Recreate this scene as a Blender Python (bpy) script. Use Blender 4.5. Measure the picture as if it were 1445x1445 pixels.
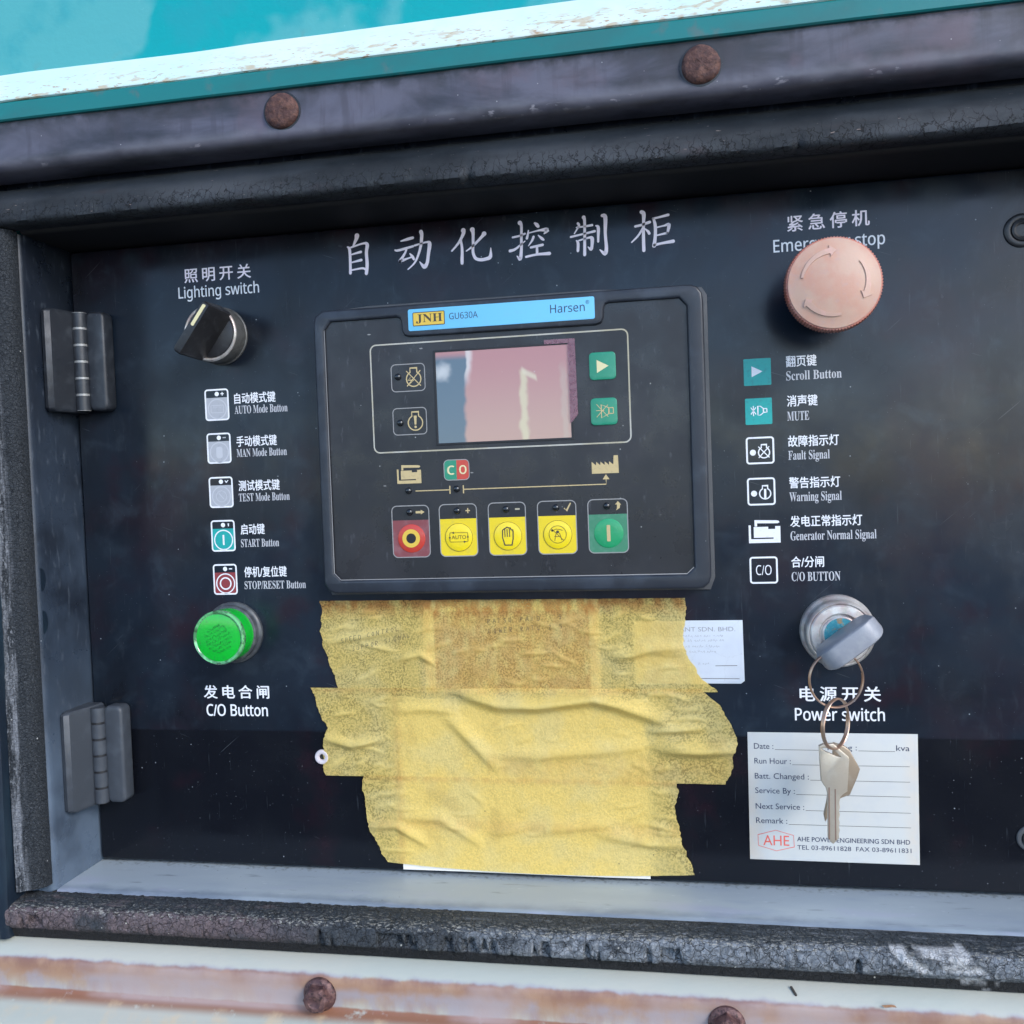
import bpy, bmesh, math, random
from mathutils import Vector, Matrix, noise as mn
from mathutils.geometry import tessellate_polygon

random.seed(7)
scene = bpy.context.scene
col = scene.collection
for o in list(bpy.data.objects):
    bpy.data.objects.remove(o, do_unlink=True)

# ------------------------------------------------------------------ camera
# lengths below are millimetres on the machine: x to the right, d out of the
# door towards the viewer, z up; V() turns them into scene metres
def V(x, d, z):
    return Vector((x * .001, -d * .001, z * .001))

cam = bpy.data.cameras.new('camera')
cam_ob = bpy.data.objects.new('camera', cam)
col.objects.link(cam_ob)
cam.sensor_width = 36.0
cam.lens = 36.0 * 1300.0 / 1445.0
cam.clip_start = .01
cam.clip_end = 3000
R = [[0.98382564, -0.03081242, -0.17645879], [0.17520203, -0.03961077, 0.98373535], [-0.03730094, -0.99874, -0.0335717]]
cam_ob.matrix_world = Matrix(((R[0][0], -R[0][1], -R[0][2], .071113),
                              (R[1][0], -R[1][1], -R[1][2], -.396445),
                              (R[2][0], -R[2][1], -R[2][2], .013529), (0, 0, 0, 1)))
scene.camera = cam_ob

# ------------------------------------------------------------------ daylight
SUN_EL, SUN_AZ = math.radians(30), math.radians(50)   # azimuth: from straight in front of the door towards the right (negative: left)
world = bpy.data.worlds.new('World')
scene.world = world
world.use_nodes = True
wn = world.node_tree.nodes
wl = world.node_tree.links
wn.clear()
sky = wn.new('ShaderNodeTexSky')
sky.sky_type = 'NISHITA'
sky.sun_disc = False
sky.sun_elevation = SUN_EL
sky.sun_rotation = math.pi - SUN_AZ
sky.air_density = .75
sky.dust_density = .4
sky.ozone_density = 1.2
bg = wn.new('ShaderNodeBackground')
bg.inputs['Strength'].default_value = .15
wo = wn.new('ShaderNodeOutputWorld')
wl.new(sky.outputs[0], bg.inputs['Color'])
wl.new(bg.outputs[0], wo.inputs['Surface'])
sl = bpy.data.lights.new('sun', 'SUN')
sl.energy = .85
sl.angle = math.radians(18)
sl.color = (1.0, .965, .92)
so = bpy.data.objects.new('sun', sl)
col.objects.link(so)
sdir = Vector((math.sin(SUN_AZ) * math.cos(SUN_EL), -math.cos(SUN_AZ) * math.cos(SUN_EL), math.sin(SUN_EL)))
so.rotation_euler = sdir.to_track_quat('Z', 'Y').to_euler()
so.location = sdir * 5
scene.view_settings.view_transform = 'Standard'
scene.view_settings.look = 'None'
scene.view_settings.exposure = 1.38
scene.view_settings.gamma = 1.0

# ------------------------------------------------------------------ materials
class NB:
    def __init__(s, name):
        s.m = bpy.data.materials.new(name)
        s.m.use_nodes = True
        s.t = s.m.node_tree
        s.t.nodes.clear()
        s.out = s.n('ShaderNodeOutputMaterial')
        tc = s.n('ShaderNodeTexCoord')
        sc = s.n('ShaderNodeVectorMath', operation='SCALE')
        sc.inputs['Scale'].default_value = 1000
        s.l(tc.outputs['Object'], sc.inputs[0])
        s.mm = sc.outputs[0]
        s._z = None

    def n(s, t, **k):
        x = s.t.nodes.new(t)
        for a, b in k.items():
            setattr(x, a, b)
        return x

    def l(s, a, b):
        s.t.links.new(a, b)

    def stretch(s, st, off=(0, 0, 0), rot=0.):
        if st == (1, 1, 1) and off == (0, 0, 0) and not rot:
            return s.mm
        mp = s.n('ShaderNodeMapping')
        mp.inputs['Scale'].default_value = st
        mp.inputs['Location'].default_value = off
        if rot:
            r0 = s.n('ShaderNodeVectorRotate', rotation_type='Y_AXIS')
            r0.inputs['Angle'].default_value = rot
            s.l(s.mm, r0.inputs['Vector'])
            s.l(r0.outputs[0], mp.inputs['Vector'])
        else:
            s.l(s.mm, mp.inputs['Vector'])
        return mp.outputs[0]

    def noise(s, sc, det=3, st=(1, 1, 1), off=(0, 0, 0), dist=0.0, rough=.55, rot=0.):
        x = s.n('ShaderNodeTexNoise')
        x.inputs['Scale'].default_value = sc
        x.inputs['Detail'].default_value = det
        x.inputs['Roughness'].default_value = rough
        x.inputs['Distortion'].default_value = dist
        s.l(s.stretch(st, off, rot), x.inputs['Vector'])
        return x.outputs['Fac']

    def mr(s, v, a, b, c=0., d=1., smooth=True):
        x = s.n('ShaderNodeMapRange', interpolation_type='SMOOTHSTEP' if smooth else 'LINEAR')
        x.inputs['From Min'].default_value = a
        x.inputs['From Max'].default_value = b
        x.inputs['To Min'].default_value = c
        x.inputs['To Max'].default_value = d
        s.l(v, x.inputs['Value'])
        return x.outputs[0]

    def ma(s, op, a, b):
        x = s.n('ShaderNodeMath', operation=op)
        for i, v in enumerate((a, b)):
            if isinstance(v, (int, float)):
                x.inputs[i].default_value = v
            else:
                s.l(v, x.inputs[i])
        return x.outputs[0]

    def mix(s, f, a, b):
        x = s.n('ShaderNodeMix', data_type='RGBA')
        if isinstance(f, (int, float)):
            x.inputs[0].default_value = f
        else:
            s.l(f, x.inputs[0])
        for i, v in ((6, a), (7, b)):
            if isinstance(v, tuple):
                x.inputs[i].default_value = v + (1,)
            else:
                s.l(v, x.inputs[i])
        return x.outputs[2]

    def axis(s, i):
        x = s.n('ShaderNodeSeparateXYZ')
        s.l(s.mm, x.inputs[0])
        return x.outputs[i]

    def attr(s, name):
        x = s.n('ShaderNodeAttribute')
        x.attribute_name = name
        return x.outputs['Fac']

    def cracks(s, sc, w, st=(1, 1, 1), warp=1.2, wsc=.25):
        nz = s.n('ShaderNodeTexNoise')
        nz.inputs['Scale'].default_value = wsc
        s.l(s.mm, nz.inputs['Vector'])
        sub = s.n('ShaderNodeVectorMath', operation='SUBTRACT')
        s.l(nz.outputs['Color'], sub.inputs[0])
        sub.inputs[1].default_value = (.5, .5, .5)
        scl = s.n('ShaderNodeVectorMath', operation='SCALE')
        s.l(sub.outputs[0], scl.inputs[0])
        scl.inputs['Scale'].default_value = warp * 4
        ad0 = s.n('ShaderNodeVectorMath', operation='ADD')
        s.l(s.stretch(st), ad0.inputs[0])
        s.l(scl.outputs[0], ad0.inputs[1])
        nz2 = s.n('ShaderNodeTexNoise')
        nz2.inputs['Scale'].default_value = 1.3
        nz2.inputs['Detail'].default_value = 3
        s.l(s.mm, nz2.inputs['Vector'])
        sc2 = s.n('ShaderNodeVectorMath', operation='SCALE')
        s.l(nz2.outputs['Color'], sc2.inputs[0])
        sc2.inputs['Scale'].default_value = warp * .9
        ad = s.n('ShaderNodeVectorMath', operation='ADD')
        s.l(ad0.outputs[0], ad.inputs[0])
        s.l(sc2.outputs[0], ad.inputs[1])
        v = s.n('ShaderNodeTexVoronoi', feature='DISTANCE_TO_EDGE')
        v.inputs['Scale'].default_value = sc
        s.l(ad.outputs[0], v.inputs['Vector'])
        return s.mr(v.outputs['Distance'], 0, w, 1, 0)

    def specks(s, sc, size, keep=.5, off=(0, 0, 0), st=(1, 1, 1)):
        v = s.n('ShaderNodeTexVoronoi', feature='F1')
        v.inputs['Scale'].default_value = sc
        s.l(s.stretch(st, off), v.inputs['Vector'])
        d = s.mr(v.outputs['Distance'], size * .5, size, 1, 0)
        sp = s.n('ShaderNodeSeparateColor')
        s.l(v.outputs['Color'], sp.inputs[0])
        g = s.mr(sp.outputs[0], 1 - keep - .02, 1 - keep + .02)
        return s.ma('MULTIPLY', d, g)


def mat(name, base, rough=.5, metal=0., spec=.5, layers=(), bumps=(), rvar=None, coat=0., trans=0., ior=None, sss=None):
    b = NB(name)
    c = base
    lay_masks = []
    for L in layers:
        if 'cracks' in L:
            m = b.cracks(*L['cracks'], **L.get('kw', {}))
        elif 'specks' in L:
            m = b.specks(*L['specks'], **L.get('kw', {}))
        elif 'attr' in L:
            m = b.attr(L['attr'])
        else:
            m = b.mr(b.noise(L.get('s', .05), L.get('det', 4), L.get('st', (1, 1, 1)), L.get('off', (0, 0, 0)), L.get('dist', 0.), rot=L.get('rot', 0.)),
                     L.get('lo', .4), L.get('hi', .65))
        if 'gate' in L:                        # (axis, from, to, wobble) limits a layer to one side of a line
            ax, g0, g1, wob = L['gate']
            q = b.axis(ax)
            if wob:
                q = b.ma('ADD', q, b.ma('MULTIPLY', b.ma('SUBTRACT', b.noise(L.get('gs', .12), 3), .5), wob))
            m = b.ma('MULTIPLY', m, b.mr(q, g0, g1))
        if 'gate2' in L:
            ax, g0, g1 = L['gate2']
            m = b.ma('MULTIPLY', m, b.mr(b.axis(ax), g0, g1))
        if 'nm' in L:
            m = b.ma('MULTIPLY', m, b.mr(b.noise(L['nm'][0], 3, off=(17, 3, 5)), L['nm'][1], L['nm'][2]))
        if L.get('f', 1) != 1:
            m = b.ma('MULTIPLY', m, L['f'])
        lay_masks.append(m)
        c = b.mix(m, c, L['c'])
    p = b.n('ShaderNodeBsdfPrincipled')
    if isinstance(c, tuple):
        p.inputs['Base Color'].default_value = c + (1,)
    else:
        b.l(c, p.inputs['Base Color'])
    p.inputs['Roughness'].default_value = rough
    p.inputs['Metallic'].default_value = metal
    p.inputs['Specular IOR Level'].default_value = spec
    p.inputs['Coat Weight'].default_value = coat
    p.inputs['Coat Roughness'].default_value = .12
    p.inputs['Transmission Weight'].default_value = trans
    if ior:
        p.inputs['IOR'].default_value = ior
    if sss:
        p.inputs['Subsurface Weight'].default_value = sss
        p.inputs['Subsurface Scale'].default_value = .002
    if rvar:
        sc, lo, hi = rvar[:3]
        b.l(b.mr(b.noise(sc, 4, rvar[3] if len(rvar) > 3 else (1, 1, 1)), .3, .7, lo, hi), p.inputs['Roughness'])
    h = None
    for B in bumps:
        if B[0] == 'cracks':
            q = b.ma('MULTIPLY', b.cracks(*B[2], **(B[3] if len(B) > 3 else {})), -B[1])
        else:
            q = b.ma('MULTIPLY', b.noise(B[0], B[2] if len(B) > 2 else 4, B[3] if len(B) > 3 else (1, 1, 1)), B[1])
        h = q if h is None else b.ma('ADD', h, q)
    if h is not None:
        bu = b.n('ShaderNodeBump')
        bu.inputs['Strength'].default_value = 1
        bu.inputs['Distance'].default_value = .001
        b.l(h, bu.inputs['Height'])
        b.l(bu.outputs[0], p.inputs['Normal'])
    b.l(p.outputs[0], b.out.inputs['Surface'])
    return b.m


RUST = (.19, .085, .04)
MT = {}
DUST_HAZE = (2, -98.6, -96.9, .8)                 # dust and the door's reflected haze are painted above this line only
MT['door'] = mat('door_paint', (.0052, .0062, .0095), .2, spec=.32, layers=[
    dict(s=.013, c=(.013, .021, .033), lo=.24, hi=.64, f=.85, dist=.6, gate=DUST_HAZE),
    dict(s=.02, c=(.019, .012, .019), lo=.48, hi=.72, f=.75, off=(40, 0, 9), gate=DUST_HAZE),
    dict(s=.07, c=(.030, .043, .058), lo=.50, hi=.82, f=.65, off=(9, 3, 1), gate=DUST_HAZE, det=6, dist=.4),
    dict(s=.03, c=(.022, .007, .012), lo=.54, hi=.74, f=.6, off=(5, 0, 60)),  # maroon tint of the door's reflections put into the paint
    dict(s=.25, c=(.040, .050, .062), lo=.52, hi=.8, f=.4, st=(1, 1, .3), gate=DUST_HAZE, nm=(.02, .42, .6), det=6),
    dict(specks=(.16, .055, .35), c=(.35, .38, .4), f=.8),
    dict(specks=(.75, .10, .14), c=(.22, .24, .27), f=.55),
    dict(specks=(.42, .085, .3), c=(.24, .26, .28), f=.7, gate=(2, -90, -105, 10)),
    dict(s=1.1, c=(.08, .095, .11), lo=.66, hi=.74, f=.45, gate=(2, -96, -100, 3), nm=(.05, .42, .6)),
    dict(s=.9, st=(1, 1, .06), c=(.06, .07, .08), lo=.68, hi=.76, f=.4, off=(3, 5, 1)),
    dict(s=.55, st=(.035, 1, 1.6), rot=.7, c=(.10, .11, .12), lo=.715, hi=.735, f=.55, nm=(.02, .46, .56), det=2),
    dict(s=.6, st=(.05, 1, 1.8), rot=-.35, c=(.09, .10, .11), lo=.715, hi=.735, f=.5, off=(30, 0, 4), nm=(.025, .48, .58), det=2),
], rvar=(.04, .13, .28), bumps=[(.6, .012), (3.0, .006)])
MT['print'] = mat('white_screen_print', (.82, .82, .85), .45, layers=[dict(s=1.6, c=(.06, .065, .08), lo=.66, hi=.74, f=.75, nm=(.08, .44, .62)), dict(s=.5, c=(.60, .60, .64), lo=.52, hi=.75, f=.5), dict(s=2.2, c=(.3, .3, .34), lo=.66, hi=.8, f=.5)])
MT['print_warm'] = mat('pinkish_screen_print', (.97, .86, .93), .45, layers=[dict(s=1.6, c=(.06, .065, .08), lo=.68, hi=.76, f=.7, nm=(.08, .44, .62))])
MT['print_fine'] = mat('fine_screen_print', (.52, .52, .55), .45, layers=[dict(s=1.6, c=(.06, .065, .08), lo=.62, hi=.72, f=.75, nm=(.08, .42, .6))])
MT['print_silver'] = mat('grey_screen_print', (.40, .41, .44), .5, layers=[dict(s=.7, c=(.32, .33, .36), lo=.5, hi=.7, f=.6)])
MT['print_pale'] = mat('pale_grey_screen_print', (.50, .51, .54), .5)
MT['print_teal'] = mat('teal_screen_print', (.008, .36, .335), .4, layers=[dict(s=.6, c=(.02, .2, .2), lo=.5, hi=.7, f=.5)])
MT['print_red'] = mat('dull_red_screen_print', (.26, .035, .04), .45, layers=[dict(s=.6, c=(.2, .05, .06), lo=.5, hi=.7, f=.5)])
MT['frame'] = mat('frame_paint', (.013, .018, .028), .28, layers=[
    dict(s=.03, c=(.042, .060, .088), lo=.3, hi=.6, f=.85, gate=(2, 90, -20, 60)),
    dict(s=.05, c=(.115, .155, .21), lo=.05, hi=.6, f=.85, gate=(2, -40, -150, 30)),
    dict(specks=(.22, .07, .4), c=(.3, .32, .34), f=.8),
    dict(s=.35, c=(.1, .12, .15), lo=.55, hi=.75, f=.5, st=(1, 1, .3))], rvar=(.08, .25, .45), bumps=[(.5, .03), (2.5, .012)])
MT['sill'] = mat('dusty_sill_paint', (.36, .415, .45), .4, layers=[
    dict(s=.03, c=(.43, .485, .50), lo=.4, hi=.65, f=.7, st=(.4, 1, 1)),
    dict(s=.09, c=(.30, .36, .43), lo=.56, hi=.75, f=.7, st=(.25, 1, 1)),
    dict(s=.5, c=(.66, .70, .71), lo=.66, hi=.76, f=.6, st=(.3, 1.5, 1)),
    dict(s=.04, c=(.13, .165, .22), lo=.2, hi=.55, f=.8, gate=(1, -23, -32, 7), st=(.3, 1, 1)),
    dict(s=.08, c=(.40, .42, .52), lo=.5, hi=.68, f=.5, gate=(1, -14, -22, 6), st=(.3, 1, 1), off=(7, 0, 0)),
    dict(s=.3, c=(.12, .14, .16), lo=.62, hi=.74, f=.6, st=(.15, 1, 1)),
    dict(s=.5, c=(.15, .16, .15), lo=.5, hi=.66, f=.7, gate=(1, -4, -.5, 2)),
    dict(specks=(.14, .05, .3), c=(.06, .07, .07), f=.9), dict(specks=(.4, .07, .2), c=(.14, .15, .15), f=.7)], bumps=[(.25, .08), (2, .015)])
MT['rubber'] = mat('weathered_black_rubber', (.020, .024, .029), .7, spec=.35, layers=[
    dict(s=.05, c=(.062, .068, .078), lo=.38, hi=.65, f=.85, st=(.25, 1, 1)),
    dict(s=.04, c=(.060, .034, .032), lo=.60, hi=.72, f=.6, st=(.5, 1, 1), off=(70, 0, 0)),
    dict(s=.25, c=(.045, .052, .056), lo=.48, hi=.7, f=.6, gate=(2, 139, 134, 4)),
    dict(cracks=(.26, .055), kw=dict(st=(1, 1, .42), warp=1.1), c=(.002, .002, .003), f=.95, gate=(2, 141.5, 136.5, 5), nm=(.06, .32, .44)),
    dict(cracks=(.6, .055), kw=dict(st=(1, 1, .6), warp=.5), c=(.004, .004, .005), f=.8, gate=(2, 138.5, 134, 4), nm=(.08, .40, .50)),
    dict(s=.9, c=(.26, .20, .18), lo=.69, hi=.73, f=.8, st=(.25, 1, 1.4)),
    dict(specks=(.09, .05, .3), c=(.35, .33, .3), f=.8)],
    rvar=(.1, .62, .85), bumps=[(.3, .12), (1.4, .08), (4.5, .03)])
MT['rubber_side'] = mat('ribbed_rubber_with_dust', (.018, .022, .027), .7, spec=.3, layers=[
    dict(s=1.8, c=(.07, .076, .085), lo=.52, hi=.68, f=.7),
    dict(s=.35, c=(.17, .18, .20), lo=.40, hi=.64, f=.85, st=(1.3, 1, .10), gate=(0, -213.5, -216.5, 1.5), gate2=(2, 130, 10)),
    dict(s=1.2, c=(.24, .25, .27), lo=.52, hi=.66, f=.7, st=(1, 1, .3), gate=(0, -214.5, -217, 1.5), gate2=(2, 120, 0)),
    dict(specks=(.12, .05, .2), c=(.5, .5, .48), f=.8),
    dict(cracks=(.7, .02), kw=dict(st=(.45, 1, 1), warp=.6), c=(.003, .003, .004), f=.85, nm=(.10, .46, .56))],
    bumps=[('cracks', .25, (.7, .05), dict(st=(.45, 1, 1), warp=.6)), (.8, .2), (2.4, .2), (5, .1)])
LEFT = (0, -70, -115, 40)                     # the rubber has bleached pinkish towards its left end
MT['rubber_low'] = mat('crazed_grey_rubber', (.048, .055, .063), .76, spec=.35, layers=[
    dict(s=.09, c=(.19, .21, .232), lo=.32, hi=.60, f=.9, st=(.6, 1, 1), gate=(0, -45, 10, 40)),
    dict(s=.5, c=(.32, .34, .365), lo=.46, hi=.66, f=.8, gate=(0, -30, 30, 40)),
    dict(s=.05, c=(.155, .115, .12), lo=.25, hi=.5, f=.85, gate=LEFT),
    dict(s=2.0, c=(.22, .23, .24), lo=.58, hi=.68, f=.6, nm=(.05, .4, .6)),
    dict(s=.3, c=(.035, .044, .052), lo=.25, hi=.5, f=.95, gate=(2, -163.9, -163.1, 1.2), st=(.3, 1, 1)),
    dict(s=1.2, c=(.36, .35, .31), lo=.52, hi=.62, f=.85, gate=(2, -165.3, -164.2, 1.4), gate2=(2, -162.4, -163.4), st=(.4, 1, 1)),
    dict(s=.8, c=(.16, .165, .155), lo=.56, hi=.68, f=.8, gate=(2, -163.6, -163.0, 1)),
    dict(cracks=(.22, .02), kw=dict(warp=1.2), c=(.002, .002, .003), f=1., nm=(.06, .30, .44)),
    dict(cracks=(.55, .02), kw=dict(warp=.6, st=(1, 1, .8)), c=(.004, .004, .005), f=.95, nm=(.10, .40, .52)),
    dict(cracks=(1.1, .02), kw=dict(warp=.35), c=(.008, .008, .010), f=.85, nm=(.13, .46, .56)),
    dict(s=.3, c=(.010, .010, .011), lo=.1, hi=.2, f=.97, gate=(2, -172.6, -173.6, 1.0)),  # shadow gap under the seal painted near-black
    dict(attr='flake', c=(.56, .56, .56), f=.95),
    dict(specks=(.16, .075, .3), c=(.6, .58, .5), f=.85)],
    bumps=[('cracks', .6, (.22, .05), dict(warp=1.2)), ('cracks', .3, (.55, .06), dict(warp=.6, st=(1, 1, .8))), (.6, .6), (1.8, .45), (4.5, .15)])
MT['gutter'] = mat('dusty_dark_gutter', (.030, .030, .038), .5, layers=[
    dict(s=.028, c=(.12, .115, .152), lo=.36, hi=.66, f=.85, st=(.6, 1, 1.6), dist=.8, det=5),
    dict(s=.22, c=(.045, .040, .052), lo=.5, hi=.68, f=.5, st=(1, 1, .08)),
    dict(s=.03, c=(.13, .088, .11), lo=.54, hi=.70, f=.55, off=(120, 0, 0)),
    dict(s=.06, c=(.16, .155, .185), lo=.36, hi=.62, f=.6, gate=(2, 158.0, 152.8, 4), st=(.5, 1, 1)),
    dict(s=.5, c=(.32, .30, .33), lo=.58, hi=.64, f=.8, gate=(2, 153.4, 152.2, 1.5), gate2=(2, 149.8, 151.5), st=(.4, 1, 1), nm=(.03, .44, .58)),
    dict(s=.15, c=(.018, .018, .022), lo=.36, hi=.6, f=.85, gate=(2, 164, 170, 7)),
    dict(specks=(.2, .06, .3), c=(.4, .38, .38), f=.7)], rvar=(.06, .38, .6), bumps=[(.12, .1), (1.2, .015)])
MT['turq'] = mat('turquoise_paint', (.001, .33, .345), .34, spec=.3, layers=[
    dict(s=.011, c=(.10, .395, .40), lo=.52, hi=.57, f=.85, off=(13, 0, 2)),
    dict(s=.05, c=(.02, .30, .34), lo=.5, hi=.7, f=.5),
    dict(s=.12, c=(.16, .22, .19), lo=.6, hi=.75, f=.5, gate=(2, 199, 190, 8)),
    dict(specks=(.055, .03, .35), c=(.3, .16, .1), f=.7),
    dict(s=.6, c=(.2, .5, .52), lo=.7, hi=.76, f=.5)], bumps=[(.05, .35), (.4, .08), (1.5, .02)])
MT['lip'] = mat('sunlit_chalky_lip', (.58, .78, .74), .4, layers=[  # sun glare on the fold put into the chalky paint's pale colour
    dict(s=.02, c=(.72, .76, .70), lo=.4, hi=.6, f=.6),
    dict(s=.22, c=(.50, .36, .20), lo=.51, hi=.66, f=.75, st=(.5, 1, 1.5), gate=(2, 189, 181, 8)),
    dict(s=.75, c=(.40, .24, .12), lo=.58, hi=.66, f=.85, st=(.4, 1, 1.5), gate=(2, 192, 180, 8))], bumps=[(.4, .05)])
MT['flange'] = mat('shaded_flange_paint', (.006, .17, .165), .4, layers=[  # the flange's shade put into a darker teal
    dict(s=.05, c=(.02, .13, .125), lo=.4, hi=.65, f=.7, st=(.5, 1, 1)),
    dict(s=.08, c=(.10, .13, .12), lo=.6, hi=.72, f=.6)], bumps=[(.4, .05)])
MT['post'] = mat('dark_post_paint', (.008, .015, .026), .36, layers=[
    dict(s=.06, c=(.016, .034, .05), lo=.45, hi=.65, f=.6, st=(1, 1, .3)),
    dict(s=.3, c=(.16, .17, .13), lo=.5, hi=.65, f=.8, gate=(2, -172, -183, 10))], bumps=[(.4, .06)])
MT['cream'] = mat('cream_paint_with_rust', (.43, .445, .385), .42, layers=[
    dict(s=.02, c=(.49, .465, .39), lo=.42, hi=.6, f=.6, st=(.5, 1, 1)),
    dict(s=.10, c=(.29, .26, .33), lo=.3, hi=.55, f=.7, gate=(2, -181.5, -183.3, 2.5), gate2=(2, -185.5, -183.5)),
    dict(s=.035, c=(.37, .20, .115), lo=.12, hi=.42, f=.9, gate=(2, -182.6, -183.8, 3), gate2=(2, -198, -188), off=(14, 0, 0)),
    dict(s=.09, c=(.19, .085, .070), lo=.32, hi=.66, f=.8, gate=(2, -182.2, -183.4, 2), gate2=(2, -191, -183), st=(1, 1, .7)),
    dict(s=.35, c=(.30, .14, .07), lo=.50, hi=.8, f=.35, gate=(2, -182.6, -184, 2), gate2=(2, -197.4, -196), st=(1, 1, .25)),
    dict(s=.07, c=(.33, .30, .325), lo=.36, hi=.56, f=.8, gate=(2, -186, -190, 4), gate2=(2, -197.4, -196)),
    dict(s=.15, c=(.30, .15, .085), lo=.40, hi=.75, f=.45, gate=(2, -189, -193, 3), gate2=(2, -197.4, -196), st=(1, 1, .3)),
    dict(s=.2, c=(.24, .085, .035), lo=.2, hi=.4, f=.9, gate=(2, -194.9, -195.9, 1.2), gate2=(2, -199.5, -197.2)),
    dict(s=.016, c=(.40, .31, .29), lo=.46, hi=.62, f=.7, gate=(2, -182.6, -184.5, 3), gate2=(2, -198, -196.5), off=(60, 0, 0)),
    dict(s=.07, c=(.62, .46, .28), lo=.5, hi=.68, f=.6, gate=(2, -197, -198, 2), gate2=(2, -215, -199)),
    dict(specks=(.1, .03, .3), c=(.2, .14, .1), f=.7)], bumps=[(.1, .2), (.7, .06), (2.5, .03)])
MT['rustbolt'] = mat('rusty_bolt', (.075, .032, .027), .75, layers=[
    dict(s=.35, c=(.15, .068, .048), lo=.42, hi=.62, f=.8),
    dict(s=.8, c=(.045, .02, .018), lo=.52, hi=.66, f=.85),
    dict(s=1.6, c=(.26, .16, .13), lo=.64, hi=.74, f=.6)], bumps=[(.5, .5), (1.6, .25)])
MT['rustbolt_low'] = mat('rusty_hex_bolt', (.10, .05, .05), .5, metal=.35, layers=[
    dict(s=.4, c=(.20, .105, .09), lo=.45, hi=.62, f=.8),
    dict(s=.5, c=(.035, .02, .02), lo=.54, hi=.66, f=.9, off=(5, 5, 5))], bumps=[(.6, .35), (2, .12)])
MT['hinge'] = mat('hinge_plastic', (.018, .021, .027), .42, layers=[
    dict(s=.15, c=(.045, .052, .062), lo=.45, hi=.7, f=.6),
    dict(specks=(.3, .06, .3), c=(.3, .3, .3), f=.5)], rvar=(.2, .34, .5), bumps=[(1.5, .03), (5, .015)])
MT['hinge_lit'] = mat('lit_hinge_plastic', (.046, .053, .064), .42, layers=[  # hinge plastic paled for the light on the lower hinge
    dict(s=.15, c=(.066, .077, .092), lo=.45, hi=.7, f=.6)], rvar=(.2, .36, .5), bumps=[(1.5, .03), (5, .015)])
MT['hinge_pin'] = mat('hinge_bright_gap', (.30, .30, .29), .45, metal=.3)
MT['bezel'] = mat('controller_bezel_plastic', (.020, .024, .033), .38, layers=[
    dict(s=.06, c=(.045, .056, .075), lo=.48, hi=.7, f=.6),
    dict(s=.35, c=(.06, .068, .078), lo=.58, hi=.75, f=.4, st=(1, 1, .5)),
    dict(specks=(.18, .05, .25), c=(.3, .3, .3), f=.6)], rvar=(.1, .34, .5), bumps=[(4, .02)])
MT['face'] = mat('controller_membrane', (.014, .0135, .016), .34, layers=[
    dict(s=.03, c=(.026, .024, .028), lo=.42, hi=.65, f=.6),
    dict(s=.10, c=(.11, .12, .14), lo=.64, hi=.8, f=.55, st=(1, 1, .5), gate=(0, -20, -70, 18)),
    dict(s=.5, c=(.09, .09, .10), lo=.62, hi=.74, f=.35, st=(1, 1, .3)),
    dict(specks=(.16, .055, .4), c=(.42, .42, .4), f=.8),
    dict(specks=(.1, .05, .3), kw=dict(st=(.5, 1, 1.4), off=(7, 1, 3)), c=(.34, .33, .32), f=.7)], rvar=(.08, .24, .42), bumps=[(1.2, .02)])
MT['gold'] = mat('gold_print', (.56, .43, .21), .45, layers=[dict(s=.8, c=(.42, .32, .17), lo=.5, hi=.7, f=.5)])
MT['outline'] = mat('grey_outline_print_and_lit_edge', (.30, .29, .28), .5)
MT['goldline'] = mat('pale_gold_outline_print', (.42, .38, .27), .5, layers=[dict(s=.05, c=(.5, .49, .45), lo=.45, hi=.6, f=.7)])
MT['yellow'] = mat('yellow_membrane', (.78, .58, .012), .36, layers=[dict(s=.25, c=(.62, .48, .05), lo=.5, hi=.72, f=.5), dict(specks=(.3, .05, .25), c=(.3, .24, .1), f=.5)])
MT['yellow_key'] = mat('yellow_button_dome', (.86, .65, .006), .3, layers=[dict(s=.3, c=(.78, .6, .03), lo=.5, hi=.7, f=.5)], coat=.3)
MT['red'] = mat('dusty_red_membrane', (.22, .055, .06), .42, layers=[dict(s=.2, c=(.26, .12, .13), lo=.45, hi=.7, f=.6)])
MT['red_key'] = mat('red_button_dome', (.52, .04, .022), .34, layers=[dict(s=.3, c=(.45, .07, .05), lo=.5, hi=.7, f=.5)], coat=.3)
MT['green'] = mat('dusty_green_membrane', (.05, .22, .12), .42, layers=[dict(s=.25, c=(.10, .26, .17), lo=.48, hi=.7, f=.6)])
MT['green_key'] = mat('green_button_dome', (.012, .30, .11), .33, layers=[dict(s=.3, c=(.04, .32, .15), lo=.5, hi=.7, f=.6)], coat=.3)
MT['green_sq'] = mat('green_square_button', (.012, .24, .135), .36, layers=[dict(s=.3, c=(.04, .28, .18), lo=.5, hi=.7, f=.6)], coat=.2)
MT['black'] = mat('black_print', (.012, .011, .012), .45)
MT['ink'] = mat('dark_ink', (.06, .05, .035), .6)
MT['brown_ink'] = mat('thin_brown_ink', (.20, .13, .012), .5)
MT['led'] = mat('dark_led_lens', (.010, .012, .014), .12, coat=.6)
MT['blue'] = mat('pale_blue_label', (.155, .52, .80), .4, layers=[dict(s=.2, c=(.17, .48, .72), lo=.5, hi=.7, f=.5)])
MT['label_yellow'] = mat('amber_label', (.72, .48, .06), .4)
MT['navy_ink'] = mat('navy_ink', (.025, .035, .085), .5)
MT['grey_ink'] = mat('faded_grey_ink', (.36, .36, .37), .6)
MT['red_ink'] = mat('red_ink', (.75, .13, .10), .5)
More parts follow.
